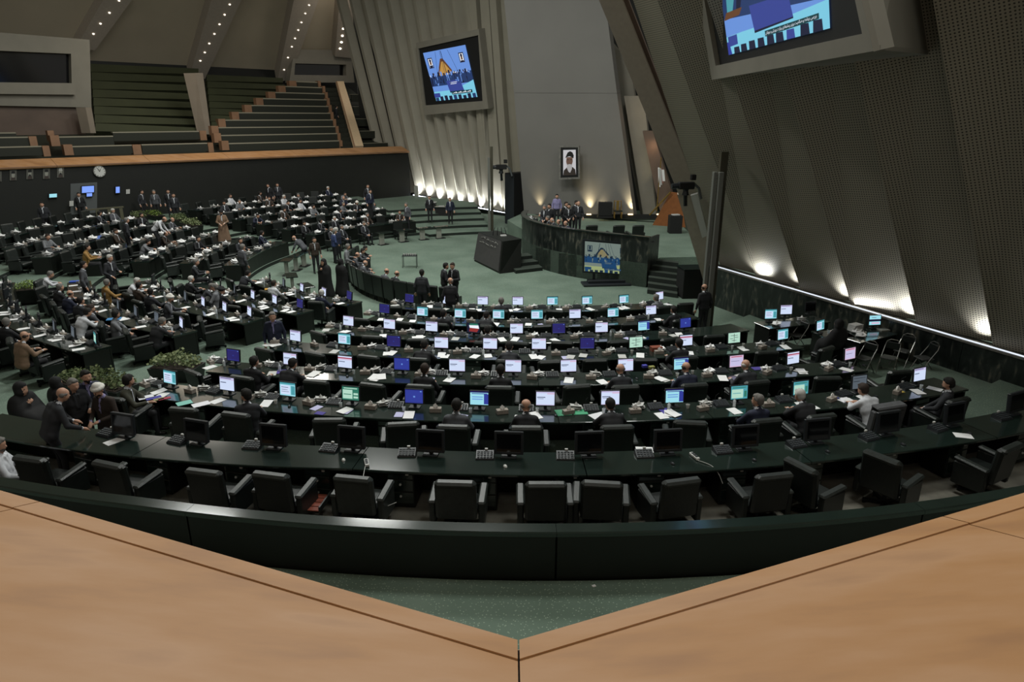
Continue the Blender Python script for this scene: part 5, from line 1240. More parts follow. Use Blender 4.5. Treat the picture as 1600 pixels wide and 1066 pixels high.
def person(pose, P, rz, top='black', hair='dark', label='', scale=1., turban=None, group='people', shirt=None):
    body, hr, hn = PROTO[pose]; o = ob('person', body, None, P, rz); o.scale = (scale,) * 3
    ov = {1: mat('cloth_' + top, CLR[top], .8, var=.12, vscale=15), 5: mat('hair_' + hair, HAIRC[hair], .85)}
    if 'chador' in pose: ov.pop(1)
    if top in ('white', 'lilac', 'ochre', 'lightgrey') and 'chador' not in pose: ov[3] = ov[1]
    if shirt: ov[3] = mat('cloth_' + shirt, CLR[shirt], .8)
    for i, m_ in ov.items():
        o.material_slots[i].link = 'OBJECT'; o.material_slots[i].material = m_
    if hr:
        h_ = ob(hn, hr, o); h_.material_slots[0].link = 'OBJECT'
        h_.material_slots[0].material = mat('turban_' + (turban or 'white'), {'white': '#dcd9d2', 'black': '#111113'}[turban or 'white'], .85) if hn == 'turban' else ov[5]
    tag(o, label, 'person', group); return o
def by_head(px, py, zfloor, height=1.75): 
    p = at_z(px, py, zfloor + height); return Vector((p.x, p.y, zfloor))
def facing(P, Q): d = Vector(Q) - Vector(P); return math.atan2(-d.x, d.y)
CAMP = (0, 0, 0); PI = math.pi
WD = {'black': 'black', 'charcoal': 'charcoal', 'navy': 'navy', 'grey': 'grey', 'brown': 'brown', 'lightgrey': 'light grey', 'white': 'white', 'ochre': 'ochre', 'lilac': 'lilac', 'blue': 'blue', 'tan': 'tan', 'olive': 'olive', 'robe_brown': 'brown'}
# --- the group at the left end of the bare desk
G = 'people gathered at the end of the bare desk'
zA, zB = STEP * 6, STEP * 5
P = at_z(28, 598, 2.05); person('chador_sit', Vector((P.x, P.y, 2.05 - 1.27)), -1.8, label='woman in black chador with hand at her chin beside the bare desk', group=G)
P = at_z(44, 601, 2.02); person('chador_sit', Vector((P.x + .15, P.y + .55, .72)), -.7, label='second woman in black chador partly hidden behind the first', group=G, scale=.97)
P = at_z(97, 618, 2.55); person('lean', Vector((P.x - .05, P.y - .3, zA)), facing(P, pol(15, 10)) - .2, 'charcoal', 'grey', 'balding man in dark suit seen from behind, leaning at the bare desk', group=G)
P = at_z(110, 594, 2.3); person('talk', Vector((P.x, P.y, 2.3 - 1.75)), facing(P, CAMP) + .3, 'black', 'grey', 'grey-haired man in black jacket facing the turbaned man', group=G, shirt='charcoal')
P = at_z(132, 580, 2.36); person('stand_beard', Vector((P.x, P.y, 2.36 - 1.76)), facing(P, CAMP) + .1, 'navy', 'dark', 'bearded man in navy suit and blue shirt behind the turbaned man', group=G, shirt='lilac')
P = at_z(158, 599, 2.28); person('cleric', Vector((P.x, P.y, 2.28 - 1.78)), facing(P, (-9.5, 10.5, 0)) + .3, 'robe_brown', 'dark', 'man in white turban and brown cloak over a blue robe', group=G, shirt='lilac')
ph = phi_on(208, 21.9, 1.6, 0); person('sit_turn', pol(ph, 21.95, zB), math.radians(-ph) - .9, 'olive', 'dark', 'man in dark jacket seated sideways beside the turbaned man', group=G)
P = at_z(6, 690, 2.05); person('sit_back', Vector((P.x, P.y, 2.05 - 1.3)), -1.2, 'white', 'grey', 'man in pale shirt reclining at the very end of bare desk', group=G)
# --- seated at the middle block, seen from behind
def seated(k, px, pose, top, hair, label, tw=0., rf=None):
    r = CEN[k](0) + .40; ph = phi_on(px, r, STEP * k + 1.1, 0); r = CEN[k](ph) + .43; person(pose, pol(ph, r, STEP * k), math.radians(-ph) + tw, top, hair, label, group='people seated in the middle block')
seated(5, 396, 'sit_turn', 'charcoal', 'dark', 'man in dark suit looking at a phone at the second desk', .5)
seated(5, 713, 'sit', 'grey', 'dark', 'dark-haired man in grey jacket seated in front of a blue-edged screen')
seated(5, 822, 'sit_bald', 'black', 'grey', 'bald man seated low beside the scattered newspapers')
seated(5, 958, 'sit_lean', 'black', 'dark', 'dark-haired man bent over a newspaper at the second desk')
seated(5, 1178, 'sit_turn', 'navy', 'grey', 'man in navy suit holding a phone to his face')
seated(5, 1256, 'sit_lean', 'black', 'white', 'white-haired man in black suit bent beside the blue notebook')
seated(5, 1350, 'sit_lean', 'white', 'brown', 'man in white shirt writing at the second desk')
seated(5, 1443, 'sit_back', 'charcoal', 'dark', 'man in dark suit leaning back at the last seat of second desk', .5)
seated(4, 418, 'sit', 'black', 'dark', 'dark-haired man seated at the planter end of the third desk')
seated(4, 462, 'sit_lean', 'black', 'dark', 'man bent low next to the planter end of third desk')
seated(4, 664, 'sit', 'black', 'brown', 'brown-haired man seated at the third desk by a blue screen')
seated(4, 782, 'sit', 'black', 'dark', 'dark-haired man seated mid third desk')
seated(4, 970, 'sit_bald', 'charcoal', 'grey', 'grey balding head low at the third desk by a booklet')
seated(4, 1070, 'sit_bald', 'navy', 'brown', 'balding man in blue suit at the third desk')
seated(4, 1157, 'sit_bald', 'charcoal', 'white', 'white-haired balding man in dark suit at third desk end')
seated(3, 660, 'sit_lean', 'black', 'dark', 'man in black suit leaning over the fourth desk')
seated(3, 1057, 'sit', 'black', 'dark', 'dark-haired man at the fourth desk by the red-headed page')
seated(3, 795, 'sit_lean', 'charcoal', 'dark', 'man slumped over the fourth desk among papers')
seated(1, 693, 'sit', 'black', 'dark', 'dark-suited man with broad back at the sixth desk')
seated(1, 758, 'sit_lean', 'black', 'dark', 'man bent forward at the sixth desk')
seated(1, 1048, 'talk' if False else 'sit', 'black', 'dark', 'black-haired man in black at the right end of sixth desk')
seated(1, 738, 'sit_bald', 'charcoal', 'grey', 'grey-haired man at the sixth desk beside a tissue box') if False else None
seated(0, 783, 'sit', 'charcoal', 'grey', 'man in dark jacket at desk closest to the platform')
seated(0, 1012, 'sit', 'lightgrey', 'grey', 'grey-haired man in light grey jacket at desk closest to platform')
seated(2, 760, 'sit_lean', 'black', 'dark', 'dark-haired man bent over the fifth desk beside flag screen')
# --- standing about the floor
S = 'people standing about the hall'
P = by_head(703, 437, 0); person('stand_bald', P, facing(P, (-1, 40, 0)), 'black', 'grey', 'bald man in black suit standing with back turned in a trio', group=S)
P = by_head(693, 413, 0); person('clasp', P, -1.2, 'black', 'dark', 'dark-haired man of the trio turned towards his companion', group=S)
P = by_head(709, 412, 0); person('talk', P, 2.6, 'black', 'brown', 'man of the trio facing the desks with arms raised', group=S)
P = by_head(658, 424, 0); person('stand', P, -.1, 'charcoal', 'dark', 'man in dark suit standing alone behind the ring of guest chairs', group=S)
P = by_head(506, 405, 0, 1.64); person('chador', P, 2.6, label='woman in black chador facing out beside another chador', group=S)
P = by_head(531, 404, 0, 1.64); person('chador', P, -.8, label='woman in black chador turned away beside the guest chairs', group=S, scale=.98)
P = by_head(1103, 447, 0); person('stand_bald', P, .25, 'black', 'brown', 'bald man in black suit walking by the tall posts', group=S)
P = by_head(425, 489, .35); person('stand', P, facing(P, CAMP), 'navy', 'grey', 'grey-haired man in navy suit and pale shirt standing in the planter aisle', group=S, shirt='lilac')
P = by_head(125, 411, .6); person('stand', P, facing(P, pol(60, 8)), 'grey', 'dark', 'man in grey suit standing with back turned in left block', group=S)
P = by_head(168, 400, .6); person('talk', P, -1.9, 'charcoal', 'white', 'white-haired man in dark waistcoat standing in left block', group=S)
P = by_head(376, 384, .3); person('stand', P, -.6, 'grey', 'grey', 'man in grey jacket standing with back turned near front of left block', group=S)
P = by_head(345, 329, .85); person('cleric', P, facing(P, CAMP), 'tan', 'dark', 'man in tan cloak and dark turban standing in far aisle', group=S, turban='black')
P = by_head(241, 333, 1.1); person('bend', P, -1.4, 'white', 'dark', 'man in white shirt bending over beside the far planters', group=S)
P = by_head(194, 342, 1.0); person('stand', P, -.8, 'charcoal', 'grey', 'man in charcoal suit standing between rows below the gallery clock', group=S)
P = by_head(470, 363, 0); person('bend', P, 1.3, 'grey', 'grey', 'man in grey suit bending over a pedestal table', group=S)
P = by_head(520, 360, 0); person('clasp', P, -1.0, 'blue', 'grey', 'man in blue suit standing among the guests', group=S)
P = by_head(527, 357, 0); person('talk', P, 1.2, 'navy', 'white', 'white-haired man in navy suit standing among the guests', group=S)
P = by_head(540, 383, 0); person('talk', P, -1.4, 'lightgrey', 'grey', 'man in light grey suit standing at ring of guest chairs', group=S)
P = by_head(490, 372, 0); person('stand', P, -2.6, 'brown', 'dark', 'man in brown jacket standing near the pedestal tables', group=S)
P = by_head(302, 408, .5, 1.3) ; person('sit', P, -1.2, 'charcoal', 'grey', 'man in charcoal jacket at the aisle of left block', group=S)
for px, py, top, lab in ((65, 317, 'charcoal', 'man standing under a glowing wall display'), (122, 302, 'black', 'guard in black by the pale door panel'), (219, 298, 'charcoal', 'man in dark suit standing right of the wall notice'), (240, 298, 'grey', 'man in grey suit standing at the foot of gallery wall'),
                         (262, 297, 'black', 'man with white shirt front standing at gallery wall'), (270, 303, 'charcoal', 'man in charcoal sitting near gallery wall'), (420, 288, 'black', 'dark figure standing far back under gallery'), (433, 287, 'charcoal', 'second dark figure standing far back under gallery'),
                         (574, 289, 'black', 'dark figure standing at far end near fluted wall'), (577, 297, 'navy', 'man with white shirt standing before fluted wall steps'), (636, 318, 'grey', 'man in grey standing between far desks')):
    P = by_head(px, py, 1.19 if px != 636 else .34); person('stand', P, facing(P, CAMP) + random.uniform(-1, 1), top, 'grey' if top == 'grey' else 'dark', lab, group=S)
P = by_head(152, 307, 1.19, 1.3); person('sit', P, facing(P, CAMP), 'lilac', 'dark', 'person in lilac shirt seated behind a low rail by the wall display', group=S)
# --- left block and far blocks
rg = random.Random(21); POSES = ['sit', 'sit', 'sit_bald', 'sit_lean', 'sit_back', 'sit_turn', 'cleric_sit']
TOPS = ['black', 'charcoal', 'charcoal', 'grey', 'navy', 'brown', 'black', 'lightgrey', 'white']; HRS = ['dark', 'dark', 'grey', 'white', 'brown']
def crowd(ph, r, z, wh, grp, tw=0.):
    pose, top, hr = rg.choice(POSES), rg.choice(TOPS), rg.choice(HRS)
    tb = rg.choice(['white', 'black', 'white'])
    d = WD[top] + (' robe and ' + tb + ' turban' if 'cleric' in pose else ' jacket') if top != 'white' or 'cleric' in pose else 'white shirt'
    person(pose, pol(ph, r, z), math.radians(-ph) + tw, top, hr, ('balding ' if 'bald' in pose else '') + 'man in ' + d + ({'sit_lean': ' bent forward', 'sit_back': ' leaning back', 'sit_turn': ' turned sideways'}.get(pose, '')) + ' at ' + wh, group=grp, turban=tb)
for k in range(6):
    for i, ph in enumerate(S2SEAT[k]):
        if rg.random() < (.5 if i > 1 else .22): crowd(ph, S2[k](ph) + .45, STEP * k, 'left block, ' + S2N[k].replace('open floor', 'row by the open floor', 1) if k == 0 else 'left block, ' + S2N[k], 'people seated in the left block', rg.uniform(-.5, .5))
for px, py, k, top, hr, lab, pose in ((165, 440, 3, 'ochre', 'grey', 'man in ochre shirt with arm stretched out', 'sit_turn'), (132, 365 + 20, 5, 'ochre', 'dark', 'woman-like figure in ochre coat at far block end', 'sit'), (330, 447, 2, 'lightgrey', 'grey', 'grey-haired man in light grey checked shirt facing out', 'sit_back'),
                                      (62, 425, 3, 'white', 'grey', 'man in white shirt beside a white turban', 'sit_lean'), (237, 500, 3, 'black', 'grey', 'man in black bent over a desk end by the planter', 'sit_lean'), (118, 485, 4, 'white', 'dark', 'man in white collar leaning over left block desk', 'sit_lean'), (28, 524, 5, 'tan', 'brown', 'balding man in tan shirt seated low at outermost row', 'sit_bald')):
    P = at_z(px, py, STEP * k + 1.3); f, r = phi_r(P); rot = math.radians(-f) + (2.6 if px == 330 else .2)
    person(pose, Vector((P.x, P.y, STEP * k)), rot, top, hr, lab, group='people seated in the left block')
for (blk, k), seats in FSEAT.items():
    for i, ph in enumerate(seats):
        if rg.random() < (.26 if blk == 0 else .42): crowd(ph, S3R[k] + .45, STEP * (k + 1), ORD[k] + ' row, ' + ('far block by the clock' if blk == 0 else 'far block before fluted wall'), 'people seated in the far blocks', rg.uniform(-.5, .5))
for i, ph in enumerate((41, 46, 61, 66, 76, 86, 91)):
    person(rg.choice(['sit', 'sit_bald', 'sit_lean']), pol(ph, 8.1, 0), math.radians(-ph), rg.choice(['black', 'charcoal', 'grey']), rg.choice(['dark', 'grey']), ORDN[i] + ' man seated in the floor ring of guest armchairs, from the trio', group='people in the guest armchairs')
for i, ph in enumerate((118, 122, 130)):
    person('sit_back', pol(ph, 12.25, 0), math.radians(-ph), 'charcoal', 'grey', 'man seated in a guest armchair behind the pedestal tables', group='people behind the pedestal tables')
# --- platform
S = 'people on the speaker platform'
P = by_head(870, 303, PZ); P.y = 42.5; P.x = at_y(870, 320, 42.5).x; person('stand', P, facing(P, CAMP), 'lilac', 'dark', 'man in pale shirt standing behind the platform group', group=S)
for px, py, top, hr, pose, lab in ((883, 317, 'black', 'dark', 'stand', 'dark-haired man standing in the huddle at platform'), (889, 320, 'black', 'dark', 'clasp', 'shorter man standing in the huddle at platform'), (899, 315, 'black', 'dark', 'talk', 'man in black standing beside a bald man on platform'),
                                   (904, 316, 'charcoal', 'grey', 'stand_bald', 'bald man standing at the edge of platform huddle'), (860, 320, 'black', 'dark', 'stand', 'man in black standing at the platform desk'), (852, 322, 'charcoal', 'grey', 'clasp', 'man in charcoal standing at the platform desk')):
    p = at_y(px, py, 36.5); z = p.z - 1.75; Y = 36.5
    t = (PZ + 1.74 - CAM_Z) / (p.z - CAM_Z); p = EYE + (p - EYE) * t
    person(pose, Vector((p.x, p.y, PZ)), facing(p, CAMP) + rg.uniform(-.8, .8), top, hr, lab, group=S)
for j, (px, top, hr) in enumerate(((868, 'navy', 'grey'), (846, 'black', 'dark'), (834, 'charcoal', 'white'), (824, 'black', 'grey'), (816, 'charcoal', 'white'))):
    i = [9, 8, 7, 6, 4][j]; a = dc[min(len(dc) - 1, i)]; nn = offs(dc, i); p = a + nn * 1.05
    person(rg.choice(['sit', 'sit_bald']), Vector((p.x, p.y, PZ)), facing(p, a), top, hr, 'man in ' + top + (' with ' + hr + ' hair') + ' seated at the marble platform desk', group=S)
# --- right-hand staff table and the gallery stair
P = at_z(1313, 503, .68 + 1.22); person('chador_sit', Vector((P.x, P.y, .68)), .5, label='woman in black chador seated at the side table with paper trays', group='staff at the side tables')
P = gp(524, 166, 7.0); person('stand', Vector((P.x, P.y, 4.4 + 4.6 * .476)), facing(P, CAMP) + 2.0, 'black', 'dark', 'person in dark top on the gallery stairs', group='people in the gallery')
# ================================================================== GALLERY BENCHES
def bench(xl, xr, y, off, label, group, blockl=None, blockr=None, hgt=8, rail=1.4):
    e = empty('gallery_bench', (0, 0, 0))
    A, B = gp(xl, y, off), gp(xr, y, off); A.z = B.z = (A.z + B.z) / 2 if abs(A.z - B.z) < .8 else A.z
    h = hgt * (A.length) / F_PX
    dn = Vector((0, 0, -h)); rt = Vector((0, 0, rail * A.length / F_PX))
    ob('front_panel', MB().slab([A + dn, B + dn, B, A], .12).mesh('bench_front', 'bench_dark'), e)
    ob('top_rail', MB().slab([A, B, B + rt, A + rt], .35).mesh('bench_rail', 'bench_edge'), e)
    ob('seat', MB().slab([A + dn * .6 + NW * .5, B + dn * .6 + NW * .5, B + dn * .55 + NW * .9, A + dn * .55 + NW * .9], .08).mesh('bench_seat', 'olive'), e)
    for xa, xb in (blockl, blockr):
        if xa is None: continue
        a, b_ = gp(xa, y - 1, off - .1), gp(xb, y - 1, off - .1); b_.z = a.z = max(a.z, A.z)
        ob('end_block', MB().slab([a + dn * 1.15, b_ + dn * 1.15, b_ + rt, a + rt], .5).mesh('end_block', 'orange_wood'), e)
    tag(e, label, 'bench', group)
N = (None, None)
NTH = ['lowest', 'second', 'third', 'fourth', 'fifth', 'sixth', 'seventh', 'eighth', 'ninth', 'topmost']
for k, (y, xl, xr) in enumerate(((223, 357, 531), (211, 345, 528), (199.5, 341, 525), (188.5, 352, 521), (177.5, 373, 517), (166.5, 393, 514), (156, 411, 511), (146.5, 430, 508), (137, 446, 504), (129, 463, 497))):
    bench(xl, xr, y, 2.2 + 1.0 * k, NTH[k] + ' long dark bench of the stepped gallery beside the pale ramp', 'stepped gallery benches', (xl - 11, xl), (xr, xr + 4), 9.5)
for k, (y, xl, xr, bl, br, lab) in enumerate(((229, 113, 207, (99, 113), (207, 220), 'gallery bench right behind the ledge below the olive bank'), (226, 221, 325, N, (325, 333), 'gallery bench behind the ledge next to the leaning column'), (214.5, 92, 177, (78, 92), N, 'short gallery bench with an orange end below the olive bank'),
                                              (207, 176, 312, (74, 84), (312, 322), 'long bench at the foot of the olive bank'), (231, -40, 66, N, (66, 77), 'gallery bench behind the ledge below the control booth'), (216, -40, 45, N, (45, 57), 'upper gallery bench below the control booth'), (209, -40, 25, N, N, 'dark bench against the brown wall below the booth'))):
    bench(xl, xr, y, 2.0 if y > 220 else (3.0 if y > 212 else 4.0), lab, 'low gallery benches', bl, br, 10)
for k in range(5): bench(553 + k * -3 + 8, 606 - k * 9, 224 - k * 19, 2.4 + 1.9 * k, 'dark gallery bench between the pale ramp and the fluted wall', 'dark benches by the fluted wall', N, N, 10, .5)
# pale sloping ramp wall beside the gallery stairs
e = empty('ramp_wall', (0, 0, 0))
a, b_, c_, d_ = gp(553, 228, 1.6), gp(568, 228, 1.6), gp(537, 127, 12.0), gp(525, 127, 12.0)
ob('capping', MB().slab([a, b_, c_, d_], .2).mesh('capping', 'lit_wood'), e)
ob('side_board', MB().slab([d_ - Vector((0, 0, 1)), a - Vector((0, 0, 1)), a, d_], .1).mesh('side_board', 'orange_wood'), e)
tag(e, 'pale wooden capped ramp wall sloping down the gallery stairs', 'wall')
e = empty('gallery_stairs', (0, 0, 0))
for k in range(14):
    t = k / 13; A, B = gp(lerp(535, 502, t), lerp(229, 137, t), 1.8 + 9.5 * t), gp(lerp(553, 526, t), lerp(229, 137, t), 1.8 + 9.5 * t); B.z = A.z
    ob('step', MB().slab([A - Vector((0, 0, .35)), B - Vector((0, 0, .35)), B, A], .8).mesh('gstep', 'bench_dark'), e)
tag(e, 'dark narrow stairs between the stepped benches and pale ramp', 'stairs')
area('gallery_stair_fill', gp(540, -30, 6.0), .8, 160, (1, .9, .78), (math.radians(20), 0, 0))  # unseen fill light added out of view to brighten the ramp capping
# ================================================================== THINGS ON THE DARK WALL
def wall_rect(x0, y0, x1, y1, off, th, m_, nm):
    q = [gp(x0, y1, off), gp(x1, y1, off), gp(x1, y0, off), gp(x0, y0, off)]; z0 = (q[0].z + q[1].z) / 2; z1 = (q[2].z + q[3].z) / 2
    for p in q[:2]: p.z = z0
    for p in q[2:]: p.z = z1
    return MB().slab(q, th).mesh(nm, m_), q
me, q = wall_rect(110, 286, 152, 334, -.03, .05, 'plastic_grey', 'door_leaf'); d = struct('door_1', me)
MATS['plastic_grey']
def display(x0, y0, x1, y1, m_, lab):
    e = empty('wall_display', (0, 0, 0)); me, q = wall_rect(x0 - 1, y0 - 1, x1 + 1, y1 + 1, -.16, .1, 'black', 'disp_case'); ob('casing', me, e)
    me, q = wall_rect(x0, y0, x1, y1, -.17, .01, m_, 'disp'); ob('screen', me, e); tag(e, lab, 'display')
display(128, 291, 147, 301, 'em_wallscr', 'wide blue display on the pale door panel'); display(135.5, 302, 144, 307, 'em_wallscr', 'small blue display below the wide one on door panel')
display(77, 303, 89, 308.5, 'em_cyan', 'cyan display glowing on the dark wall'); display(181, 292, 187, 301.5, 'em_wallscr', 'upright blue display right of the door panel')
me, q = wall_rect(197, 296, 203, 303, -.04, .03, 'paper_grey', 'notice'); tag(ob('notice', me), 'pale square notice on the dark wall', 'notice')
me, q = wall_rect(108.5, 314, 115, 322, -.5, .03, 'paper_grey', 'notice'); tag(ob('notice', me), 'pale notice board standing left of the guard', 'notice')
for i, (x, y) in enumerate(((20.5, 274), (46.5, 272), (72.5, 271.5), (94.5, 269.5), (-3, 276))):
    e = empty('wall_poster', (0, 0, 0)); me, q = wall_rect(x - 5.5, y - 8, x + 5.5, y + 8, -.04, .03, 'print_grey' if mat('print_grey', '#565650', .7) else '', 'poster'); ob('sheet', me, e)
    n_ = -NW
    pic('picture', [p + n_ * .015 for p in q], [('por_robe', [(.15, .02), (.85, .02), (.75, .32), (.25, .32)]), ('print_face', [(.3, .34), (.7, .34), (.75, .7), (.25, .7)]) if mat('print_face', '#8f8f86', .7) else None, ('paper_grey' if i in (3,) else 'por_black', [(.22, .66), (.78, .66), (.7, .92), (.3, .92)]), ('por_black' if i % 2 else 'print_face', [(.32, .28), (.68, .28), (.62, .46), (.38, .46)])], e, n_, 'print_grey')
    tag(e, ('grey portrait poster under the gallery ledge', 'portrait poster with dark beard under gallery ledge', 'portrait poster with dark turban under gallery ledge', 'oval pale portrait closest to the clock', 'portrait poster cut by the wall end')[i], 'poster', 'portrait posters under the ledge')
e = empty('wall_clock', gp(155.5, 268, -.12)); c0 = e.location.copy()
face = MB(); 
def disc(r, t, m_, nm, n=24): 
    P = [tuple(UW * (r * math.cos(2 * math.pi * i / n)) + Vector((0, 0, r * math.sin(2 * math.pi * i / n)))) for i in range(n)]; return MB().slab(P, t).mesh(nm, m_)
ob('rim', disc(.36, .08, 'metal', 'rim'), e); f_ = ob('face', disc(.32, .02, 'plastic_white', 'face'), e, -NW * .03)
for a, L in ((2.0, .24), (1.2, .17)): ob('hand', MB().tube([(0, 0, 0), UW * L * math.cos(a) + Vector((0, 0, L * math.sin(a)))], .012, 4).mesh('hand', 'black'), f_, -NW * .02)
for i in range(12): ob('hour_mark', MB().box((UW * .28 * math.cos(i * PI / 6) + Vector((0, 0, .28 * math.sin(i * PI / 6)))), (.03, .03, .03)).mesh('mark', 'black'), f_, -NW * .01)
tag(e, 'round white wall clock on the dark wall under the ledge', 'clock')
# low rail with posts before the door
e = empty('barrier_rail', (0, 0, 0)); pz = 1.19
for x, y0, y1 in ((137, 320, 335), (153, 318, 335), (172, 318, 338), (190, 316, 334)):
    p = gp(x, y1, -2.6); ob('post', MB().box((p.x, p.y, pz + .45), (.18, .1, .9), .7).mesh('railpost', mat('rail', '#54523f', .6) and 'rail'), e)
A, B = gp(134, 319, -2.6), gp(192, 316, -2.6); A.z = B.z = pz + .92; ob('handrail', MB().slab([A, B, B + Vector((0, 0, .08)), A + Vector((0, 0, .08))], .2).mesh('handrail', 'rail'), e)
tag(e, 'low olive barrier rail in front of the door panel', 'railing')
# pale standing sign and black staff desk near the fluted wall steps
P = at_z(653, 303, .75); tag(ob('sign_stand', MB().box((0, 0, .55), (.35, .2, 1.1), ch=.02).box((0, 0, .03), (.5, .35, .06)).mesh('sign', 'post_stone'), None, Vector((P.x + .3, P.y - 3.2, .68))), 'pale upright stand at the top of the side steps', 'stand')
P = at_z(694, 341, .3); e = empty('staff_desk', Vector((P.x, P.y, .0)), -.1)
ob('body', MB().box((0, 0, .55), (1.15, .7, 1.1), ch=.01).mesh('sd', 'black'), e); ob('top', MB().box((.05, 0, 1.12), (1.4, .8, .05), ch=.01).mesh('sdt', 'lacquer'), e); ob('papers', MB().box((-.2, .1, 1.17), (.4, .3, .04), .2).mesh('sdp', 'paper_grey'), e)
tag(e, 'black boxy staff desk on the side steps near fluted wall', 'desk')
P = at_z(674, 332, .5); e = empty('staff_desk', Vector((P.x, P.y, .34)), -.1)
ob('body', MB().box((0, 0, .45), (.7, .5, .9), ch=.01).mesh('sd2', 'black'), e); ob('top', MB().box((0, 0, .92), (.8, .6, .05), ch=.01).mesh('sd2t', 'paper_grey'), e)
tag(e, 'small black desk with pale top behind the boxy staff desk', 'desk')
P = by_head(671, 310, .5, 1.6); person('stand', P, facing(P, CAMP), 'black', 'dark', 'person in black behind the small pale-topped desk', group='staff at the side steps')
P = by_head(703, 306, .4, 1.9); person('stand', P, facing(P, CAMP), 'navy', 'dark', 'person in navy behind the boxy staff desk', group='staff at the side steps')
# wide carpeted side steps below the fluted wall
e = empty('side_steps', (0, 0, 0))
def far_r(ph):      # distance along phi to the plinth of the fluted wall
    d = pol(ph, 1) - Vector((CX, CY, 0)); q = RBL + rn * 1.0 - Vector((CX, CY, 0)); a = q.dot(rn) / d.dot(rn)
    q2 = W0 - Vector((CX, CY, 0)); w2 = q2.dot(NW) / d.dot(NW)
    return min(a, w2 - .05 if w2 > 0 else a)
for k in range(5):
    r0 = S3R[k] - 1.9; 
    b = MB(); 
    phs = [ph for ph in frange(151, 171, 2) if far_r(ph) > r0 + .3]
    if len(phs) < 2: continue
    for ph in phs:
        for r, zz in ((r0, 0), (r0, STEP * (k + 1)), (far_r(ph), STEP * (k + 1)), (far_r(ph), 0)): b.v.append(tuple(pol(ph, r, zz)))
    for j in range(len(phs) - 1):
        for i in range(4): b.f.append((j * 4 + i, j * 4 + (i + 1) % 4, (j + 1) * 4 + (i + 1) % 4, (j + 1) * 4 + i))
    b.f += [(0, 1, 2, 3), tuple(len(b.v) - 4 + i for i in (3, 2, 1, 0))]
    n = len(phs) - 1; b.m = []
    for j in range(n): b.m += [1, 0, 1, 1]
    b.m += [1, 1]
    ob('step', b.mesh('side_step', ['carpet', 'riser_shade'], fixn=True), e)
tag(e, 'broad green carpeted steps climbing beside the fluted wall', 'stairs')
# ================================================================== PLANTERS
def leafy(n, w_, d_, h_, seed, m1, m2):
    rr = random.Random(seed); b = MB()
    for i in range(n):
        x, y = rr.uniform(-w_, w_), rr.uniform(-d_, d_); z = h_ * (.35 + .65 * rr.random()) * (1 - .45 * abs(x) / w_); a = rr.uniform(0, 6.28); t = rr.uniform(-.9, .9); L = rr.uniform(.05, .1)
        d = Vector((math.cos(a) * math.cos(t), math.sin(a) * math.cos(t), math.sin(t))); s_ = d.orthogonal().normalized() * L * .4; p = Vector((x, y, z))
        b.add([p, p + d * L * .5 + s_, p + d * L, p + d * L * .5 - s_], [(0, 1, 2, 3)], rr.choice([0, 0, 1]))
        if i % 9 == 0: b.tube([(x * .7, y * .7, 0), p], .006, 3, 1)
    return b.mesh('foliage', [m1, m2])
mat('leaf_pale', '#8a946a', .7); mat('leaf_mid', '#5c6b45', .7); mat('leaf_bright', '#7c9440', .6)
FOL = [leafy(620, .62, .3, .42, 1, 'leaf_pale', 'leaf_mid'), leafy(620, .62, .3, .42, 2, 'leaf_mid', 'leaf_pale'), leafy(420, .6, .3, .35, 3, 'leaf_bright', 'leaf_mid')]
def planter(P, rz, w_, lab, k):
    e = empty('planter', P, rz); s_ = w_ / 1.3
    b = MB().add([(-.55 * s_, -.28, 0), (.55 * s_, -.28, 0), (.55 * s_, .28, 0), (-.55 * s_, .28, 0), (-.65 * s_, -.34, .5), (.65 * s_, -.34, .5), (.65 * s_, .34, .5), (-.65 * s_, .34, .5)], [(0, 1, 5, 4), (1, 2, 6, 5), (2, 3, 7, 6), (3, 0, 4, 7), (3, 2, 1, 0), (4, 5, 6, 7)])
    ob('trough', b.mesh('trough', 'panel_dark'), e); ob('soil', MB().box((0, 0, .505), (1.2 * s_, .6, .02)).mesh('soilbed', 'soil'), e)
    f = ob('foliage', FOL[k], e, (0, 0, .48)); f.scale = (s_, 1, 1); tag(e, lab, 'planter', 'planters in the aisles')
P = at_z(280, 596, .6); planter(Vector((P.x, P.y, .55)), -.1, 1.25, 'dark planter with pale leafy shrub in the planter aisle', 0)
P = at_z(150, 628, .85); planter(Vector((P.x, P.y + .1, .78)), -.3, 2.0, 'long leafy planter behind the group at the bare desk', 1)
P = at_z(46, 455, 1.0); planter(Vector((P.x, P.y, .6)), .5, .9, 'planter with bright green shrub in the left aisle', 2)
for x, y, w_, k, lab in ((228, 335, 1.8, 2, 'planter with bright green top in the far aisle'), (205, 338, 1.2, 1, 'dull planter left of the bright green one in far aisle'), (266, 342, 1.2, 1, 'planter right of the bright green one in far aisle'), (285, 350, 1.5, 0, 'planter lowest down in the far aisle')):
    P = at_z(x, y, 1.35); P += Vector((1.0, -1.0, 0)); planter(Vector((P.x, P.y, .95)), -.7, w_, lab, k)
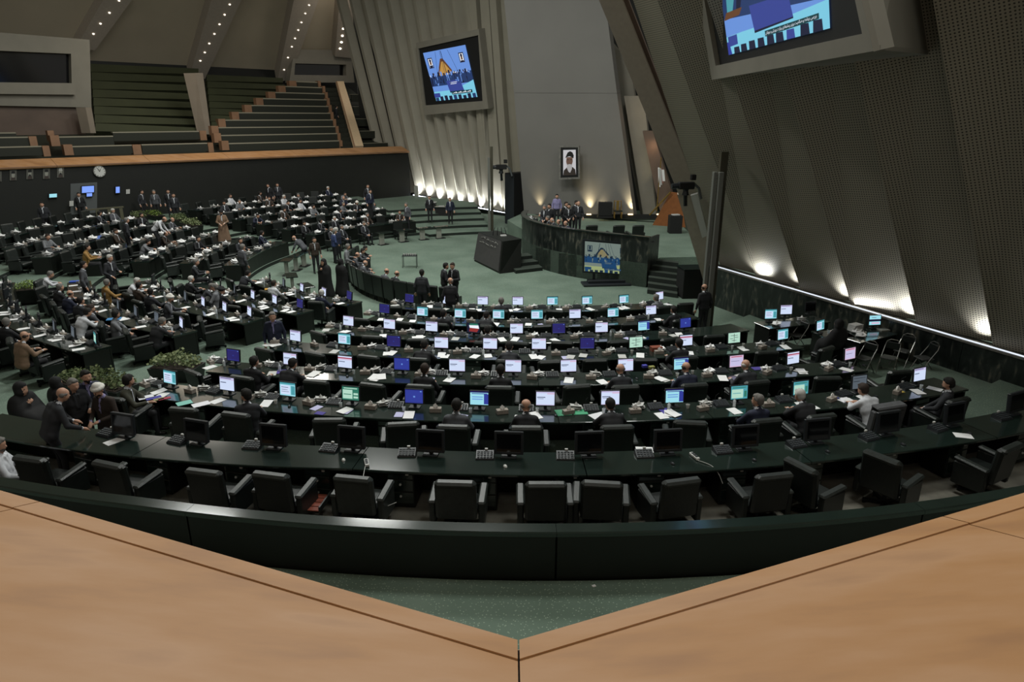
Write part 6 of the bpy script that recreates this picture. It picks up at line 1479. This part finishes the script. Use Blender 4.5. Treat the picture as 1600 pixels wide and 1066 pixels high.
# ================================================================== SIDE TABLES on the right
def side_table(p0, p1, dep, z, lab):
    A, B = Vector(p0), Vector(p1); A.z = B.z = 0; d = (B - A); L = d.length; d.normalize(); e = empty('side_table', Vector((A.x, A.y, z)), math.atan2(d.y, d.x))
    ob('top', MB().box((L / 2, dep / 2, .73), (L, dep, .04), ch=.008).mesh('st', 'lacquer'), e); ob('skirt', MB().box((L / 2, dep - .05, .36), (L - .06, .03, .7)).mesh('sk', 'panel_dark'), e)
    for x in (.04, L - .04): ob('side', MB().box((x, dep / 2, .36), (.03, dep - .1, .7)).mesh('sds', 'panel_dark'), e)
    return tag(e, lab, 'table')
zt = .51
T1a, T1b = at_z(1203, 514, zt + .75), at_z(1298, 503, zt + .75)
side_table(T1a, T1b, .75, zt, 'dark side table with two lit monitors by the marble base')
T2a, T2b = at_z(1345, 536, zt + .75), at_z(1404, 522, zt + .75)
side_table(T2a, T2b, .8, zt, 'dark side table with laptop and papers under the wall')
T3a, T3b = at_z(1285, 528, zt + .75), at_z(1338, 527, zt + .75)
side_table(T3a, T3b, .7, zt, 'dark side table holding paper trays by the seated woman')
for px, py, kd, rz, lab in ((1203, 503, 'cyan', .1, 'the side table by marble base'), (1227, 496, 'lav', .1, 'the side table by marble base'), (1265, 491, 'off', .3, 'the side table by marble base'), (1280, 521, 'cyan', .6, 'the side table holding paper trays'), (1365, 513, 'split', .15, 'the side table under the wall')):
    P = at_z(px, py, zt + .76); monitor(P, rz, kd, lab)
for px, py in ((1213, 508), (1333, 512), (1338, 520), (1345, 526), (1252, 500), (1300, 522)):
    pile(at_z(px, py, zt + .76), px * .1, 'the side tables below the right wall')
for j in range(4): tag(ob('paper_tray', MB().box((0, 0, 0), (.34, .26, .05), ch=.004).mesh('tray', 'paper_grey'), None, at_z(1336, 516, zt + .78) + Vector((0, 0, .055 * j)), .15 + .1 * j), 'pale paper tray stacked on the side table', 'tray', 'paper trays on the side table')
colour_sheet(1380, 516, 3, '#9a9a92', .2, .3, .22, 'closed grey laptop on the side table', 'laptop', .03)
# folding chairs with chrome hoops
def folding_parts():
    fr = MB()
    for s_ in (-1, 1): fr.tube([(s_ * .21, .26, .0), (s_ * .2, .05, .38), (s_ * .19, -.2, .72)], .012, 6)
    hoop = MB().tube([(-.19, -.2, .72), (-.17, -.24, .84), (-.08, -.26, .9), (.08, -.26, .9), (.17, -.24, .84), (.19, -.2, .72)], .012, 6)
    rear = MB()
    for s_ in (-1, 1): rear.tube([(s_ * .2, -.26, 0), (s_ * .19, .1, .44)], .012, 6)
    rear.tube([(-.2, -.24, .03), (.2, -.24, .03)], .01, 5)
    seat = MB().box((0, .02, .45), (.38, .38, .035), ch=.015); back = MB().box((0, -.215, .74), (.34, .03, .2), ch=.012)
    return [('frame', fr.mesh('ff', 'metal'), (0, 0, 0), 0), ('hoop', hoop.mesh('fh', 'metal'), (0, 0, 0), 0), ('rear_legs', rear.mesh('frl', 'metal'), (0, 0, 0), 0), ('seat', seat.mesh('fs', mat('seat_pattern', '#3a3c3a', .7, var=.5, vscale=25) and 'seat_pattern'), (0, 0, 0), 0), ('backrest', back.mesh('fbk', 'leather'), (0, 0, 0), 0)]
FC = folding_parts()
for px, py, rz, lab in ((1243, 545, 1.9, 'chrome folding chair by the end of the fourth desk'), (1347, 583, 2.1, 'chrome folding chair behind the seated woman'), (1385, 582, 2.4, 'chrome folding chair facing another beside the steps'), (1407, 571, 2.2, 'chrome folding chair furthest under the marble base'), (1440, 583, 1.7, 'empty chrome folding chair at the end of the group')):
    P = at_z(px, py, .51); build('folding_chair', FC, P, rz, lab, 'chair', 'folding chairs on the right')
# ================================================================== PLATFORM FURNITURE
for px, lab in ((921, 'leather chair at the marble platform desk left of the television'), (963, 'leather chair behind the television at the platform desk'), (993, 'leather chair at the right end of the platform desk')):
    P = at_z(px, 352, PZ + 1.0); build('armchair', CH, Vector((P.x, min(P.y, 35.6), PZ)), .3, lab, 'chair', 'chairs at the platform desk')
rg = random.Random(8)
for i in range(2, len(dc) - 1):
    a = dc[i]; nn = offs(dc, i); p = a + nn * .5 + Vector((0, 0, 2.005))
    pile(p, rg.uniform(-2, 2), 'the marble platform desk', rg.random() < .5)
    if i % 2: console(p + nn * -.15 + Vector((.35, -.2, 0)), rg.uniform(-.5, .5), 'the marble platform desk', True)
P = dp(945, 340, .8); e = empty('black_monitor_cabinet', P)
ob('body', MB().box((0, 0, .55), (.85, .4, .85), ch=.02).mesh('bmc', 'black'), e); ob('plinth', MB().box((0, 0, .06), (.95, .5, .12)).mesh('bmp', 'black'), e); tag(e, 'black cabinet standing against the grey wall', 'cabinet')
P = dp(965, 341, .7); e = empty('gilt_chair', P)
ob('seat', MB().box((0, 0, .45), (.5, .45, .08), ch=.02).mesh('gs', 'leather'), e); ob('backrest', MB().tube([(-.22, .2, .45), (-.22, .22, 1.05), (.22, .22, 1.05), (.22, .2, .45)], .035).mesh('gb', 'gold'), e)
ob('splat', MB().box((0, .21, .75), (.16, .03, .6)).mesh('gsp', 'gold'), e)
for x in (-.22, .22):
    for y in (-.18, .18): ob('leg', MB().tube([(x, y, 0), (x, y, .42)], .025).mesh('gl', 'gold'), e)
tag(e, 'gilt open-backed chair against the grey wall', 'chair')
P = dp(1055, 345, 3.5); P.z = PZ; e = empty('platform_cabinet', P)
ob('body', MB().box((0, 0, .5), (.7, .6, 1.0), ch=.02).mesh('pcb', 'black'), e); ob('papers', MB().box((0, 0, 1.03), (.4, .3, .05), .3).mesh('pcp', 'paper_grey'), e); tag(e, 'small black cabinet with papers near the slanted beam', 'cabinet')
e = empty('wall_skirting', (0, 0, 0)); ob('board', MB().slab([dp(830, 342, .3), dp(1060, 342, .3), dp(1060, 336, .3), dp(830, 336, .3)], .25).mesh('skb', 'black'), e)
for x in (920, 941, 985, 1030, 1046): ob('lamp', MB().box(dp(x, 335, .35), (.3, .1, .06)).mesh('lampbox', 'led_warm'), e)
tag(e, 'black skirting with small warm lamps under the grey wall', 'skirting')
P = at_z(928, 916, 1.362); tag(ob('paper_scrap', MB().box((0, 0, .004), (.05, .04, .006), .4).mesh('scrap', 'paper'), None, P), 'tiny white scrap on the green carpet below the parapet', 'litter')
